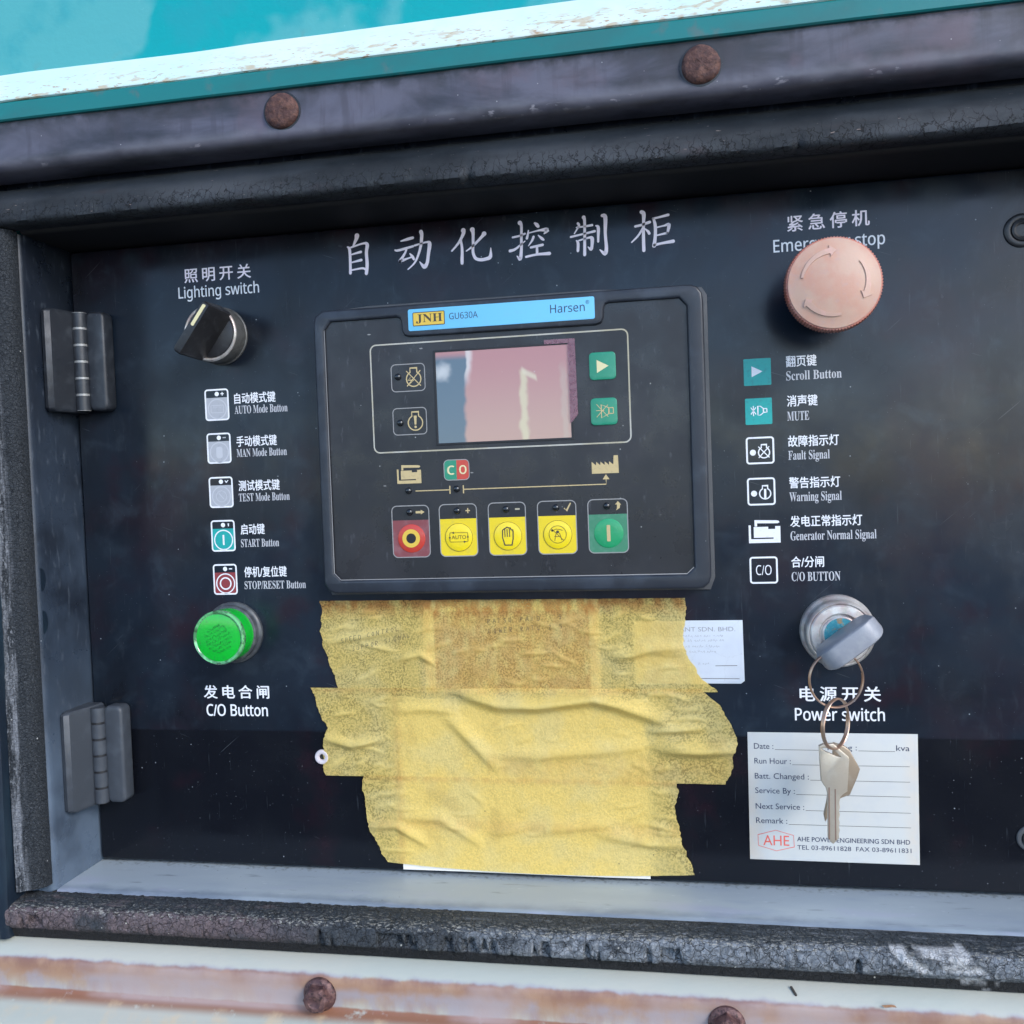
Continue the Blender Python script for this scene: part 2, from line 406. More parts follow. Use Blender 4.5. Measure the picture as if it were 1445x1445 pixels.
MT['service'] = mat('cream_service_label', (.60, .60, .565), .5, layers=[
    dict(s=.03, c=(.66, .57, .46), lo=.35, hi=.6, f=.7, gate=(0, 26, 33, 4), gs=.1),
    dict(s=.03, c=(.66, .56, .45), lo=.3, hi=.6, f=.8, gate=(0, -26, -33, 5)),
    dict(s=.1, c=(.55, .565, .56), lo=.45, hi=.65, f=.5),
    dict(specks=(.1, .035, .3), c=(.3, .28, .25), f=.7)], bumps=[(.2, .05)])
MT['white_card'] = mat('white_sticker', (.60, .64, .69), .45, layers=[
    dict(s=.05, c=(.55, .58, .64), lo=.45, hi=.65, f=.6), dict(cracks=(.055, .006), kw=dict(warp=3., wsc=.06), c=(.42, .43, .46), f=.6)], bumps=[(.15, .08)])
MT['paper'] = mat('white_paper', (.80, .78, .74), .7, layers=[dict(s=.05, c=(.76, .72, .62), lo=.45, hi=.65, f=.6)])
MT['kraft'] = mat('browned_card', (.24, .125, .10), .7, layers=[dict(s=.08, c=(.30, .17, .12), lo=.4, hi=.65, f=.7)])
MT['steel'] = mat('dull_steel', (.38, .375, .35), .42, metal=.75, layers=[dict(s=.5, c=(.2, .19, .17), lo=.46, hi=.66, f=.6)], bumps=[(1.2, .12), (4, .05)])
MT['steel_dark'] = mat('dirty_steel', (.17, .17, .165), .5, metal=.6, layers=[dict(s=.5, c=(.10, .10, .095), lo=.46, hi=.66, f=.6)], bumps=[(1.2, .15), (4, .06)])
MT['silver'] = mat('tarnished_silver', (.66, .63, .60), .34, metal=.55, layers=[
    dict(s=.14, c=(.50, .37, .34), lo=.45, hi=.62, f=.7), dict(s=.3, c=(.40, .43, .36), lo=.52, hi=.7, f=.5),
    dict(s=1.2, c=(.3, .26, .24), lo=.62, hi=.72, f=.6)], bumps=[(.9, .05), (3, .02)])
MT['verdigris'] = mat('oxidised_core', (.03, .24, .30), .55, layers=[
    dict(s=.35, c=(.10, .38, .42), lo=.45, hi=.62, f=.8), dict(s=.3, c=(.36, .20, .07), lo=.52, hi=.62, f=.85, off=(2, 0, 4)),
    dict(s=1.2, c=(.3, .45, .45), lo=.6, hi=.7, f=.6)], bumps=[(1, .2)])
MT['keycap'] = mat('grey_key_cover', (.27, .28, .31), .4, layers=[
    dict(s=.3, c=(.33, .34, .36), lo=.45, hi=.65, f=.5), dict(specks=(.7, .09, .3), c=(.16, .15, .14), f=.7)], bumps=[(1.5, .05)])
MT['copper'] = mat('coppery_ring', (.58, .36, .25), .3, metal=.8, layers=[dict(s=.15, c=(.66, .52, .40), lo=.45, hi=.65, f=.7)], bumps=[(1.5, .04)])
MT['key'] = mat('nickel_key', (.62, .53, .41), .36, metal=.55, layers=[dict(s=.2, c=(.66, .59, .48), lo=.45, hi=.65, f=.6), dict(s=1.5, c=(.42, .33, .24), lo=.64, hi=.76, f=.5)], bumps=[(2, .03)])
MT['key_rear'] = mat('shaded_key', (.40, .31, .22), .4, metal=.5, layers=[dict(s=.2, c=(.48, .40, .31), lo=.45, hi=.65, f=.6)])  # shade behind the front key put into a darker colour
MT['keygroove'] = mat('key_groove', (.30, .20, .15), .5, metal=.4)
MT['blackp'] = mat('black_switch_plastic', (.016, .016, .018), .38, layers=[
    dict(s=.4, c=(.035, .037, .04), lo=.5, hi=.7, f=.6), dict(specks=(.35, .07, .2), c=(.3, .3, .3), f=.6)], bumps=[(2.5, .03)])
MT['greyp'] = mat('dusty_dark_plastic', (.07, .073, .078), .45, layers=[dict(s=.4, c=(.1, .1, .105), lo=.5, hi=.7, f=.5)])
MT['pointer'] = mat('pale_yellow_pointer', (.72, .64, .36), .45)
MT['pink'] = mat('sun_faded_red_plastic', (.58, .315, .225), .5, layers=[
    dict(s=.09, c=(.58, .40, .30), lo=.38, hi=.65, f=.7), dict(s=.4, c=(.52, .34, .30), lo=.55, hi=.7, f=.4),
    dict(specks=(.25, .05, .2), c=(.45, .33, .3), f=.5)], bumps=[(1.0, .05), (4, .02)], sss=.15)
MT['pink_rim'] = mat('less_faded_red_plastic', (.50, .165, .115), .5, layers=[dict(s=.12, c=(.50, .23, .18), lo=.42, hi=.62, f=.8)], bumps=[(2, .04)])
MT['pink_mark'] = mat('bleached_arrow', (.60, .38, .29), .5, layers=[dict(s=.3, c=(.70, .42, .36), lo=.5, hi=.65, f=.6)])
MT['lens'] = mat('green_lens', (.003, .47, .03), .2, layers=[dict(s=.08, c=(.0, .42, .03), lo=.45, hi=.65, f=.6), dict(s=.6, c=(.02, .30, .05), lo=.56, hi=.7, f=.5), dict(specks=(.5, .08, .25), c=(.05, .2, .06), f=.7)], coat=.6, sss=.3)
MT['lens_rim'] = mat('clear_rim', (.16, .52, .22), .15, layers=[dict(s=.2, c=(.05, .16, .07), lo=.44, hi=.6, f=.85), dict(s=.5, c=(.03, .025, .015), lo=.54, hi=.66, f=.8)], coat=.6)
MT['lens_text'] = mat('dark_green_lettering', (.012, .13, .03), .4)
MT['lens_base'] = mat('lamp_collar', (.05, .055, .062), .4, layers=[dict(s=.2, c=(.11, .12, .12), lo=.45, hi=.65, f=.7)])
MT['washer'] = mat('white_plastic_washer', (.62, .56, .58), .45, layers=[dict(s=.5, c=(.45, .2, .12), lo=.52, hi=.62, f=.9, gate=(2, .5, -2.5, 1))])
MT['leaf'] = mat('dry_leaf', (.42, .22, .12), .7, layers=[dict(s=.8, c=(.25, .11, .06), lo=.5, hi=.65, f=.8)])
MT['twig'] = mat('dark_twig', (.05, .04, .03), .8)
MT['void'] = mat('unlit_cabinet_paint', (.012, .012, .013), .7)
MT['concrete'] = mat('yard_concrete', (.24, .25, .265), .85, layers=[dict(s=.0008, c=(.19, .20, .21), lo=.4, hi=.65, f=.7)])
MT['asphalt'] = mat('dark_asphalt', (.035, .035, .037), .85, layers=[dict(s=.01, c=(.05, .05, .05), lo=.4, hi=.65, f=.7)])


def lcd_material():
    # the display's own pinkish film with reflections painted into its colour, laid out in millimetres from the display's lower left corner
    b = NB('lcd_glass')
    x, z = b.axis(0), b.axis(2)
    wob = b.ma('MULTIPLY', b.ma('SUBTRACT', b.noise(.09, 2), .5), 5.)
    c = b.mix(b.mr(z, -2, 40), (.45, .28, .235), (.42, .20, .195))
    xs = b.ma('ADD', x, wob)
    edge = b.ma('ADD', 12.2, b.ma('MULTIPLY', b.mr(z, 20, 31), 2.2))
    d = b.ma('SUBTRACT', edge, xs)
    refl = b.ma('MULTIPLY', b.mr(d, -1.0, 1.0), b.mr(z, 38.8, 35))
    c = b.mix(refl, c, (.10, .145, .185))
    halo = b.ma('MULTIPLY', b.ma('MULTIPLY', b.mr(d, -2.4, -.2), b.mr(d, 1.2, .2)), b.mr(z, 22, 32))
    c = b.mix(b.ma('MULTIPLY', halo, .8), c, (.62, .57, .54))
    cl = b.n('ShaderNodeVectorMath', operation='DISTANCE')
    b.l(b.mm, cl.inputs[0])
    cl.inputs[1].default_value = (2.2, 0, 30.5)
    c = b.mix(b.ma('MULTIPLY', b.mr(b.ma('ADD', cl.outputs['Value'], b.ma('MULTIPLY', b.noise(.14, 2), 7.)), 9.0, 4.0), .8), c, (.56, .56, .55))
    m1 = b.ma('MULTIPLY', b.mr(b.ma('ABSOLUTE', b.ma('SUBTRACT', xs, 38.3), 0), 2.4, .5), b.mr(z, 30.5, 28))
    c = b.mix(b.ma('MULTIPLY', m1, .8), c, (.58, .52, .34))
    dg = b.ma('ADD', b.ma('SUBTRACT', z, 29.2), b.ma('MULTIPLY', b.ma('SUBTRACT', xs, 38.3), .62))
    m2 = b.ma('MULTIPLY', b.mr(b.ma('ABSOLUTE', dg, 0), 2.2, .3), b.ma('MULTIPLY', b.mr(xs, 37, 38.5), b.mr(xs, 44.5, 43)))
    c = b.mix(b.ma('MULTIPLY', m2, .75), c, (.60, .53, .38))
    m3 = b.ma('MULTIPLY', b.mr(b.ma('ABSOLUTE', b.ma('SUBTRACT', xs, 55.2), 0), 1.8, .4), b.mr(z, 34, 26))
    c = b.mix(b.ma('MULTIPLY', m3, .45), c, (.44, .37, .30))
    c = b.mix(b.ma('MULTIPLY', b.specks(.16, .07, .35), .6), c, (.5, .4, .38))
    p = b.n('ShaderNodeBsdfPrincipled')
    b.l(c, p.inputs['Base Color'])
    p.inputs['Roughness'].default_value = .07
    p.inputs['Specular IOR Level'].default_value = .5
    b.l(p.outputs[0], b.out.inputs['Surface'])
    return b.m


def film_material():
    b = NB('protective_film')
    p = b.n('ShaderNodeBsdfPrincipled')
    c = b.mix(b.mr(b.noise(.14, 2, dist=3.5), .42, .6), (.27, .115, .155), (.33, .17, .21))
    b.l(c, p.inputs['Base Color'])
    p.inputs['Roughness'].default_value = .2
    t = b.n('ShaderNodeBsdfTransparent')
    t.inputs['Color'].default_value = (.92, .8, .84, 1)
    mx = b.n('ShaderNodeMixShader')
    mx.inputs[0].default_value = .62
    b.l(t.outputs[0], mx.inputs[1])
    b.l(p.outputs[0], mx.inputs[2])
    b.l(mx.outputs[0], b.out.inputs['Surface'])
    return b.m


def tape_material():
    # translucent crepe tape: what lies beneath shows through, most where the glue wets it
    b = NB('masking_tape')
    y = b.mix(b.mr(b.noise(.05, 3), .4, .65), (.88, .66, .20), (.83, .66, .25))
    y = b.mix(b.ma('MULTIPLY', b.attr('stain_shade'), b.mr(b.noise(.25, 4, (1, 1, .6)), .25, .6)), y, (.58, .27, .07))
    y = b.mix(b.ma('MULTIPLY', b.mr(b.noise(.07, 4, (1, 1, 1), (31, 0, 7)), .56, .72), .35), y, (.56, .38, .11))
    y = b.mix(b.ma('MULTIPLY', b.mr(b.noise(2.2, 2, (.35, 1, 1.2)), .55, .7), .22), y, (.55, .41, .13))
    y = b.mix(b.ma('MULTIPLY', b.specks(.12, .045, .25), .9), y, (.07, .05, .03))
    p = b.n('ShaderNodeBsdfPrincipled')
    b.l(y, p.inputs['Base Color'])
    p.inputs['Roughness'].default_value = .5
    p.inputs['Specular IOR Level'].default_value = .3
    bu = b.n('ShaderNodeBump')
    bu.inputs['Distance'].default_value = .001
    h = b.ma('ADD', b.ma('MULTIPLY', b.noise(1.5, 3, (1.5, 1, .35)), .15), b.ma('MULTIPLY', b.noise(.4, 4, dist=.6), .32))
    b.l(h, bu.inputs['Height'])
    b.l(bu.outputs[0], p.inputs['Normal'])
    t = b.n('ShaderNodeBsdfTransparent')
    t.inputs['Color'].default_value = (1.0, .90, .52, 1)
    f1 = b.mr(b.noise(1.15, 3, dist=.4), .42, .62)
    f2 = b.mr(b.noise(.12, 3), .3, .65, .45, 1.)
    wet = b.ma('MULTIPLY', b.ma('MULTIPLY', f1, f2), .42)
    fac = b.ma('ADD', .17, wet)
    fac = b.ma('MULTIPLY', fac, b.ma('SUBTRACT', 1, b.ma('MULTIPLY', b.attr('lift'), .8)))
    mx = b.n('ShaderNodeMixShader')
    b.l(fac, mx.inputs[0])
    tl = b.n('ShaderNodeBsdfTranslucent')
    b.l(y, tl.inputs['Color'])
    b.l(bu.outputs[0], tl.inputs['Normal'])
    m0 = b.n('ShaderNodeMixShader')
    m0.inputs[0].default_value = .24
    b.l(p.outputs[0], m0.inputs[1])
    b.l(tl.outputs[0], m0.inputs[2])
    b.l(m0.outputs[0], mx.inputs[1])
    b.l(t.outputs[0], mx.inputs[2])
    b.l(mx.outputs[0], b.out.inputs['Surface'])
    return b.m


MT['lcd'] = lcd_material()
MT['film'] = film_material()
MT['tape'] = tape_material()

# ------------------------------------------------------------------ building helpers
class MB:
    """collects vertices in millimetres (x, d, z) and faces with material slots"""
    def __init__(s):
        s.v, s.f, s.m, s.slots = [], [], [], []

    def slot(s, key):
        if key not in s.slots:
            s.slots.append(key)
        return s.slots.index(key)

    def add(s, vs, fs, key):
        o = len(s.v)
        s.v += [tuple(p) for p in vs]
        k = s.slot(key)
        for f in fs:
            s.f.append([o + i for i in f])
            s.m.append(k)

    # flat pieces lying at depth d (facing the viewer)
    def poly(s, pts, d, key, thick=0.):
        pts = list(pts)
        ar = sum(a[0] * b_[1] - b_[0] * a[1] for a, b_ in zip(pts, pts[1:] + pts[:1]))
        if ar < 0:
            pts.reverse()
        tris = tessellate_polygon([[Vector((p[0], p[1], 0)) for p in pts]])
        fs = []
        for t in tris:
            a, b_, c = (pts[i] for i in t)
            cr = (b_[0] - a[0]) * (c[1] - a[1]) - (c[0] - a[0]) * (b_[1] - a[1])
            fs.append(t if cr > 0 else t[::-1])
        s.add([(p[0], d, p[1]) for p in pts], fs, key)
        if thick:
            n = len(pts)
            vs = [(p[0], d, p[1]) for p in pts] + [(p[0], d - thick, p[1]) for p in pts]
            s.add(vs, [(i + n, (i + 1) % n + n, (i + 1) % n, i) for i in range(n)], key)

    def strip(s, P, d, key, closed=False, cap=0):
        """P: (x, z, width) along a stroke"""
        n = len(P)
        L, Rr = [], []
        for i in range(n):
            a = P[i - 1] if (i > 0 or closed) else P[i]
            c = P[(i + 1) % n] if (i < n - 1 or closed) else P[i]
            tx, tz = c[0] - a[0], c[1] - a[1]
            q = math.hypot(tx, tz) or 1
            nx, nz = -tz / q, tx / q
            k = 1.
            if 0 < i < n - 1 or closed:
                ux, uz = P[i][0] - a[0], P[i][1] - a[1]
                u = math.hypot(ux, uz) or 1
                k = 1 / max(.6, abs(nx * -uz / u + nz * ux / u))
            w = P[i][2] / 2 * k
            L.append((P[i][0] + nx * w, d, P[i][1] + nz * w))
            Rr.append((P[i][0] - nx * w, d, P[i][1] - nz * w))
        m = n if closed else n - 1
        s.add(L + Rr, [(i + n, (i + 1) % n + n, (i + 1) % n, i) for i in range(m)], key)
        if cap and not closed:
            for p in (P[0], P[-1]):
                s.disc(p[0], p[1], p[2] / 2, d + .002, key, cap)

    def line(s, pts, w, d, key, closed=False, cap=0):
        s.strip([(p[0], p[1], w) for p in pts], d, key, closed, cap)

    def disc(s, x, z, r, d, key, n=24, rz=None):
        rz = rz or r
        s.add([(x + r * math.cos(6.28319 * i / n), d, z + rz * math.sin(6.28319 * i / n)) for i in range(n)], [tuple(range(n))], key)

    def ring(s, x, z, r0, r1, d, key, n=36):
        vs = [(x + r * math.cos(6.28319 * i / n), d, z + r * math.sin(6.28319 * i / n)) for r in (r1, r0) for i in range(n)]
        s.add(vs, [(i, (i + 1) % n, (i + 1) % n + n, i + n) for i in range(n)], key)

    # turned shape about an axis along d: profile of (radius, depth); wob(angle, r) bends the radius
    def lathe(s, x, z, prof, key, n=64, wob=None, jit=None, cap=True):
        vs = []
        for r, d in prof:
            for i in range(n):
                a = 6.283185 * i / n
                rr = wob(a, r, d) if wob else r
                dd = d + (jit(a, r, d) if jit else 0)
                vs.append((x + rr * math.cos(a), dd, z + rr * math.sin(a)))
        fs = []
        for k in range(len(prof) - 1):
            for i in range(n):
                j = (i + 1) % n
                fs.append((k * n + i, k * n + j, (k + 1) * n + j, (k + 1) * n + i))
        if cap and prof[-1][0] > 1e-6:
            b0 = (len(prof) - 1) * n
            fs.append(tuple(b0 + i for i in range(n)))
        s.add(vs, fs, key)

    # profile of (d, z) carried along x
    def sweep(s, prof, x0, x1, nx, key, f=None):
        m = len(prof)
        vs = []
        for i in range(nx + 1):
            x = x0 + (x1 - x0) * i / nx
            for k, (d, z) in enumerate(prof):
                vs.append(f(x, d, z, k) if f else (x, d, z))
        s.add(vs, [(i * m + k, i * m + k + 1, (i + 1) * m + k + 1, (i + 1) * m + k) for i in range(nx) for k in range(m - 1)], key)

    # profile of (x, d) carried along z
    def sweepz(s, prof, z0, z1, nz, key, f=None):
        m = len(prof)
        vs = []
        for i in range(nz + 1):
            z = z0 + (z1 - z0) * i / nz
            for k, (x, d) in enumerate(prof):
                vs.append(f(x, d, z, k) if f else (x, d, z))
        s.add(vs, [(i * m + k, (i + 1) * m + k, (i + 1) * m + k + 1, i * m + k + 1) for i in range(nz) for k in range(m - 1)], key)

    def box(s, x0, x1, d0, d1, z0, z1, key):
        vs = [(x, d, z) for x in (x0, x1) for d in (d0, d1) for z in (z0, z1)]
        s.add(vs, [(0, 1, 3, 2), (4, 6, 7, 5), (0, 4, 5, 1), (2, 3, 7, 6), (0, 2, 6, 4), (1, 5, 7, 3)], key)

    def build(s, name, parent=None, smooth=None, bevel=0., weld=False, attrs=None):
        loc = parent['_loc'] if parent is not None else (0, 0, 0)
        me = bpy.data.meshes.new(name)
        me.from_pydata([V(p[0] - loc[0], p[1] - loc[1], p[2] - loc[2]) for p in s.v], [], s.f)
        for k in s.slots:
            me.materials.append(MT[k])
        me.polygons.foreach_set('material_index', s.m)
        for an, vals in (attrs or {}).items():
            at = me.attributes.new(an, 'FLOAT', 'POINT')
            at.data.foreach_set('value', vals)
        bm = bmesh.new()
        bm.from_mesh(me)
        if weld:
            bmesh.ops.remove_doubles(bm, verts=bm.verts, dist=1e-6)
            bmesh.ops.recalc_face_normals(bm, faces=bm.faces)
        if bevel:
            ed = [e for e in bm.edges if len(e.link_faces) == 2 and e.calc_face_angle(0) > .5]
            bmesh.ops.bevel(bm, geom=ed, offset=bevel * .001, segments=3, profile=.5, affect='EDGES', clamp_overlap=True)
        bm.to_mesh(me)
        bm.free()
        if smooth is not None:
            me.polygons.foreach_set('use_smooth', [True] * len(me.polygons))
            me.set_sharp_from_angle(angle=math.radians(smooth))
        return link(name, me, parent)


def link(name, me, parent=None):
    o = bpy.data.objects.new(name, me)
    col.objects.link(o)
    if parent is not None:
        o.parent = parent
        o['_loc'] = parent['_loc']
    else:
        o['_loc'] = (0, 0, 0)
    return o


def thing(name, label, cat, loc, group=None):
    o = bpy.data.objects.new(name, None)
    o.empty_display_size = .01
    col.objects.link(o)
    o.location = V(*loc)
    o['_loc'] = loc
    tag(o, label, cat, group)
    return o


def tag(o, label, cat, group=None):
    o['label'] = label
    o['category'] = cat
    if group:
        o['group'] = group
    return o


def copy_thing(o, dx, dd, dz, label):
    r = o.copy()
    col.objects.link(r)
    r.location = o.location + V(dx, dd, dz)
    r['label'] = label
    for ch in list(o.children):
        c = ch.copy()
        col.objects.link(c)
        c.parent = r
        for g in list(ch.children):
            e = g.copy()
            col.objects.link(e)
            e.parent = c
    return r


def curve_plate(name, outlines, d0, d1, key, parent, bevel=0., smooth=40):
    """solid plate from outlines with holes, bevelled edges"""
    cu = bpy.data.curves.new('tmp', 'CURVE')
    cu.dimensions = '2D'
    cu.fill_mode = 'BOTH'
    cu.extrude = (d1 - d0) / 2 - bevel
    cu.bevel_depth = bevel
    cu.bevel_resolution = 2
    cu.offset = -bevel
    for pts in outlines:
        sp = cu.splines.new('POLY')
        sp.points.add(len(pts) - 1)
        for q, p in zip(sp.points, pts):
            q.co = (p[0], p[1], 0, 1)
        sp.use_cyclic_u = True
    t = bpy.data.objects.new('tmp', cu)
    me = bpy.data.meshes.new_from_object(t)
    bpy.data.objects.remove(t)
    bpy.data.curves.remove(cu)
    return mesh_from_xy(name, me, (d0 + d1) / 2, key, parent, smooth)


def mesh_from_xy(name, me, d, key, parent, smooth=None):
    loc = parent['_loc']
    for v in me.vertices:
        x, y, z = v.co
        v.co = V(x - loc[0], d + z - loc[1], y - loc[2])
    me.name = name
    me.materials.clear()
    me.materials.append(MT[key])
    if smooth is not None:
        bm = bmesh.new()
        bm.from_mesh(me)
        bmesh.ops.remove_doubles(bm, verts=bm.verts, dist=1e-6)
        bmesh.ops.recalc_face_normals(bm, faces=bm.faces)
        bm.to_mesh(me)
        bm.free()
        me.polygons.foreach_set('use_smooth', [True] * len(me.polygons))
        me.set_sharp_from_angle(angle=math.radians(smooth))
    return link(name, me, parent)


def rrect(x0, x1, z0, z1, r, n=5):
    P = []
    for cx, cz, a0 in ((x1 - r, z1 - r, 0), (x0 + r, z1 - r, 90), (x0 + r, z0 + r, 180), (x1 - r, z0 + r, 270)):
        for i in range(n + 1):
            a = math.radians(a0 + 90 * i / n)
            P.append((cx + r * math.cos(a), cz + r * math.sin(a)))
    return P


def serif(s):
    """roman serif letters that the bundled font carries as mathematical bold capitals and small letters"""
    o = ''
    for ch in s:
        if 'A' <= ch <= 'Z':
            o += chr(0x1D400 + ord(ch) - 65)
        elif 'a' <= ch <= 'z':
            o += chr(0x1D41A + ord(ch) - 97)
        else:
            o += ch
    return o


def sans(s):
    """plain grotesque letters, which the bundled font carries as mathematical sans-serif"""
    o = ''
    for ch in s:
        if 'A' <= ch <= 'Z':
            o += chr(0x1D5A0 + ord(ch) - 65)
        elif 'a' <= ch <= 'z':
            o += chr(0x1D5BA + ord(ch) - 97)
        elif '0' <= ch <= '9':
            o += chr(0x1D7E2 + ord(ch) - 48)
        else:
            o += ch
    return o


def text_mesh(s, x0, x1, z0, h, space=1., bold=0., cap=None, shear=0., rot=0.):
    """lettering fitted between x0 and x1; h is the full height, or the capital height when cap is given"""
    cu = bpy.data.curves.new('tmp', 'FONT')
    cu.body = s
    cu.space_character = space
    cu.shear = shear
    cu.resolution_u = 3
    t = bpy.data.objects.new('tmp', cu)
    me = bpy.data.meshes.new_from_object(t)
    bpy.data.objects.remove(t)
    bpy.data.curves.remove(cu)
    if bold:                                  # heavier weight: the glyph struck again, shifted by a hair
        vs = [tuple(v.co) for v in me.vertices]
        fs = [tuple(p.vertices) for p in me.polygons]
        allv, allf = [], []
        for q, (ox, oy) in enumerate(((-bold, 0), (bold, 0), (0, -bold * .7), (0, bold * .7))):
            allf += [tuple(i + len(allv) for i in f) for f in fs]
            allv += [(x + ox, y + oy, q * .0015) for x, y, z in vs]
        me = bpy.data.meshes.new('tmp')
        me.from_pydata(allv, [], allf)
    xs = [v.co.x for v in me.vertices]
    ys = [v.co.y for v in me.vertices]
    sx = (x1 - x0) / (max(xs) - min(xs))
    mx, my = min(xs), (0 if cap else min(ys))
    sy = h / (cap or (max(ys) - min(ys)))
    for v in me.vertices:
        v.co = ((v.co.x - mx) * sx, (v.co.y - my) * sy, v.co.z)
        if rot:
            v.co = Matrix.Rotation(rot, 3, 'Z') @ v.co
        v.co.x += x0
        v.co.y += z0
    return me


def text(s, x0, x1, z0, h, d, key, parent, name='printed_text', **k):
    return mesh_from_xy(name, text_mesh(s, x0, x1, z0, h, **k), d, key, parent)


def fbm(x, y, z, oct=4):
    return mn.fractal(Vector((x, y, z)), 1.0, 2.0, oct)


HEAD = [[(-65.42, 125.23, 2.19), (-65.85, 123.71, 1.64), (-67.45, 120.72, 0.73)], [(-70.03, 120.58, 0.73), (-69.16, 119.47, 1.32), (-69.02, 114.59, 1.25), (-69.2, 108.97, 1.32)], [(-68.39, 120.27, 0.81), (-62.84, 121.56, 0.87), (-60.85, 120.94, 1.6), (-61.37, 117.46, 1.45), (-61.24, 112.25, 1.53), (-61.78, 108.3, 1.53)], [(-68.17, 117.13, 0.66), (-65.76, 117.63, 0.95), (-63.91, 117.94, 1.17)], [(-68.14, 113.65, 0.66), (-63.89, 114.36, 1.24)], [(-68.66, 110.22, 0.73), (-63.69, 110.7, 0.88), (-62.07, 110.06, 1.02)], [(-45.25, 121.15, 0.57), (-42.17, 121.76, 1.29), (-39.82, 122.18, 1.21)], [(-48.12, 117.43, 0.72), (-46.5, 117.23, 1.08), (-39.8, 118.48, 1.0)], [(-42.88, 117.87, 1.22), (-43.49, 116.03, 0.93), (-45.99, 112.44, 1.58)], [(-45.99, 112.37, 1.44), (-42.89, 113.23, 0.86), (-40.9, 113.76, 0.64)], [(-41.37, 115.34, 0.57), (-40.35, 114.06, 1.29), (-39.68, 112.81, 1.07)], [(-39.07, 118.76, 0.86), (-33.67, 119.76, 0.85), (-32.28, 118.89, 1.77), (-33.0, 114.51, 1.49), (-33.69, 110.79, 1.49), (-35.11, 109.19, 1.78), (-37.05, 111.4, 0.43)], [(-35.97, 124.5, 1.78), (-35.68, 122.93, 1.56), (-36.2, 118.87, 1.28), (-37.45, 114.86, 1.07), (-39.39, 111.24, 0.86), (-42.55, 108.56, 0.5)], [(-16.9, 123.48, 2.1), (-16.96, 122.06, 1.54), (-19.03, 118.49, 1.12), (-22.35, 115.02, 0.77)], [(-18.13, 119.1, 0.98), (-17.74, 115.67, 1.19), (-17.92, 111.27, 1.4), (-17.99, 109.4, 1.4)], [(-7.72, 121.29, 2.08), (-8.81, 120.03, 1.32), (-12.8, 116.46, 0.98), (-15.85, 114.5, 0.56)], [(-12.87, 123.48, 2.16), (-12.59, 121.69, 1.39), (-12.78, 116.97, 1.19), (-12.91, 113.59, 1.26), (-11.96, 111.14, 1.33), (-9.89, 110.23, 1.39), (-7.09, 110.41, 1.46), (-5.32, 111.29, 1.59), (-5.0, 114.98, 0.28)], [(4.83, 118.63, 0.89), (7.78, 119.06, 0.89), (10.21, 119.79, 0.89)], [(8.16, 124.6, 1.98), (8.79, 123.27, 1.23), (8.62, 118.58, 1.16), (8.42, 113.23, 1.23), (7.75, 109.25, 1.51), (6.42, 110.53, 0.41)], [(3.41, 112.96, 1.24), (5.85, 113.6, 1.03), (10.09, 116.62, 0.48)], [(14.64, 123.94, 0.82), (15.47, 123.2, 1.56), (16.05, 122.45, 1.36)], [(11.79, 121.0, 0.61), (11.38, 119.03, 1.02), (10.99, 117.72, 1.09)], [(12.1, 119.97, 0.55), (16.4, 120.68, 0.82), (19.8, 120.6, 1.9), (18.55, 119.1, 0.48)], [(13.91, 118.15, 1.09), (13.17, 116.53, 0.95), (11.55, 114.48, 0.41)], [(15.98, 118.64, 0.48), (17.46, 117.18, 1.22), (18.22, 116.52, 0.88)], [(12.55, 113.73, 0.96), (17.7, 114.42, 1.15)], [(15.3, 114.01, 1.02), (15.19, 111.01, 1.16)], [(10.35, 109.88, 0.96), (15.0, 110.52, 1.02), (20.52, 110.52, 1.49)], [(33.22, 122.18, 1.13), (33.57, 121.22, 0.98), (31.56, 118.03, 0.45)], [(32.6, 120.56, 0.68), (36.0, 120.72, 0.83), (39.21, 121.0, 1.05)], [(30.0, 116.74, 0.91), (35.14, 117.55, 0.83), (40.25, 118.35, 1.05)], [(35.76, 124.57, 1.65), (36.08, 122.87, 1.2), (35.9, 115.8, 1.2), (35.66, 108.73, 1.28)], [(32.4, 114.97, 0.68), (33.0, 113.8, 1.21), (32.82, 110.64, 1.13)], [(33.35, 114.97, 0.68), (37.71, 115.84, 0.9), (39.02, 115.36, 1.57), (38.92, 112.57, 1.27), (38.37, 110.94, 1.35), (37.2, 111.97, 0.38)], [(40.81, 120.61, 0.6), (41.8, 119.78, 1.35), (41.66, 115.7, 1.05), (41.59, 113.85, 0.9)], [(43.65, 124.64, 1.34), (44.93, 123.78, 1.71), (44.7, 116.93, 1.27), (44.98, 110.97, 1.42), (44.23, 108.61, 1.64), (42.22, 110.37, 0.45)], [(57.41, 118.9, 1.03), (60.19, 119.33, 1.03), (63.46, 120.23, 1.25)], [(60.18, 124.67, 1.62), (61.07, 123.68, 1.69), (60.85, 119.27, 1.18), (60.67, 113.76, 1.32), (60.66, 108.59, 1.4)], [(60.51, 117.83, 0.96), (58.57, 115.04, 0.88), (55.71, 112.39, 0.59)], [(61.42, 117.57, 0.51), (62.67, 116.36, 1.1), (63.12, 115.47, 1.17)], [(64.86, 121.58, 0.88), (67.26, 121.85, 0.88), (71.23, 122.54, 1.16)], [(65.04, 121.49, 1.02), (65.69, 118.86, 1.32), (65.63, 114.45, 1.32), (64.98, 110.16, 1.61)], [(66.21, 117.72, 0.66), (69.34, 118.19, 0.73), (71.35, 118.38, 1.46), (70.7, 115.13, 0.95)], [(66.47, 114.46, 0.66), (70.7, 115.13, 1.02)], [(65.06, 110.45, 1.17), (68.01, 110.95, 1.02), (72.96, 111.46, 1.45)]]
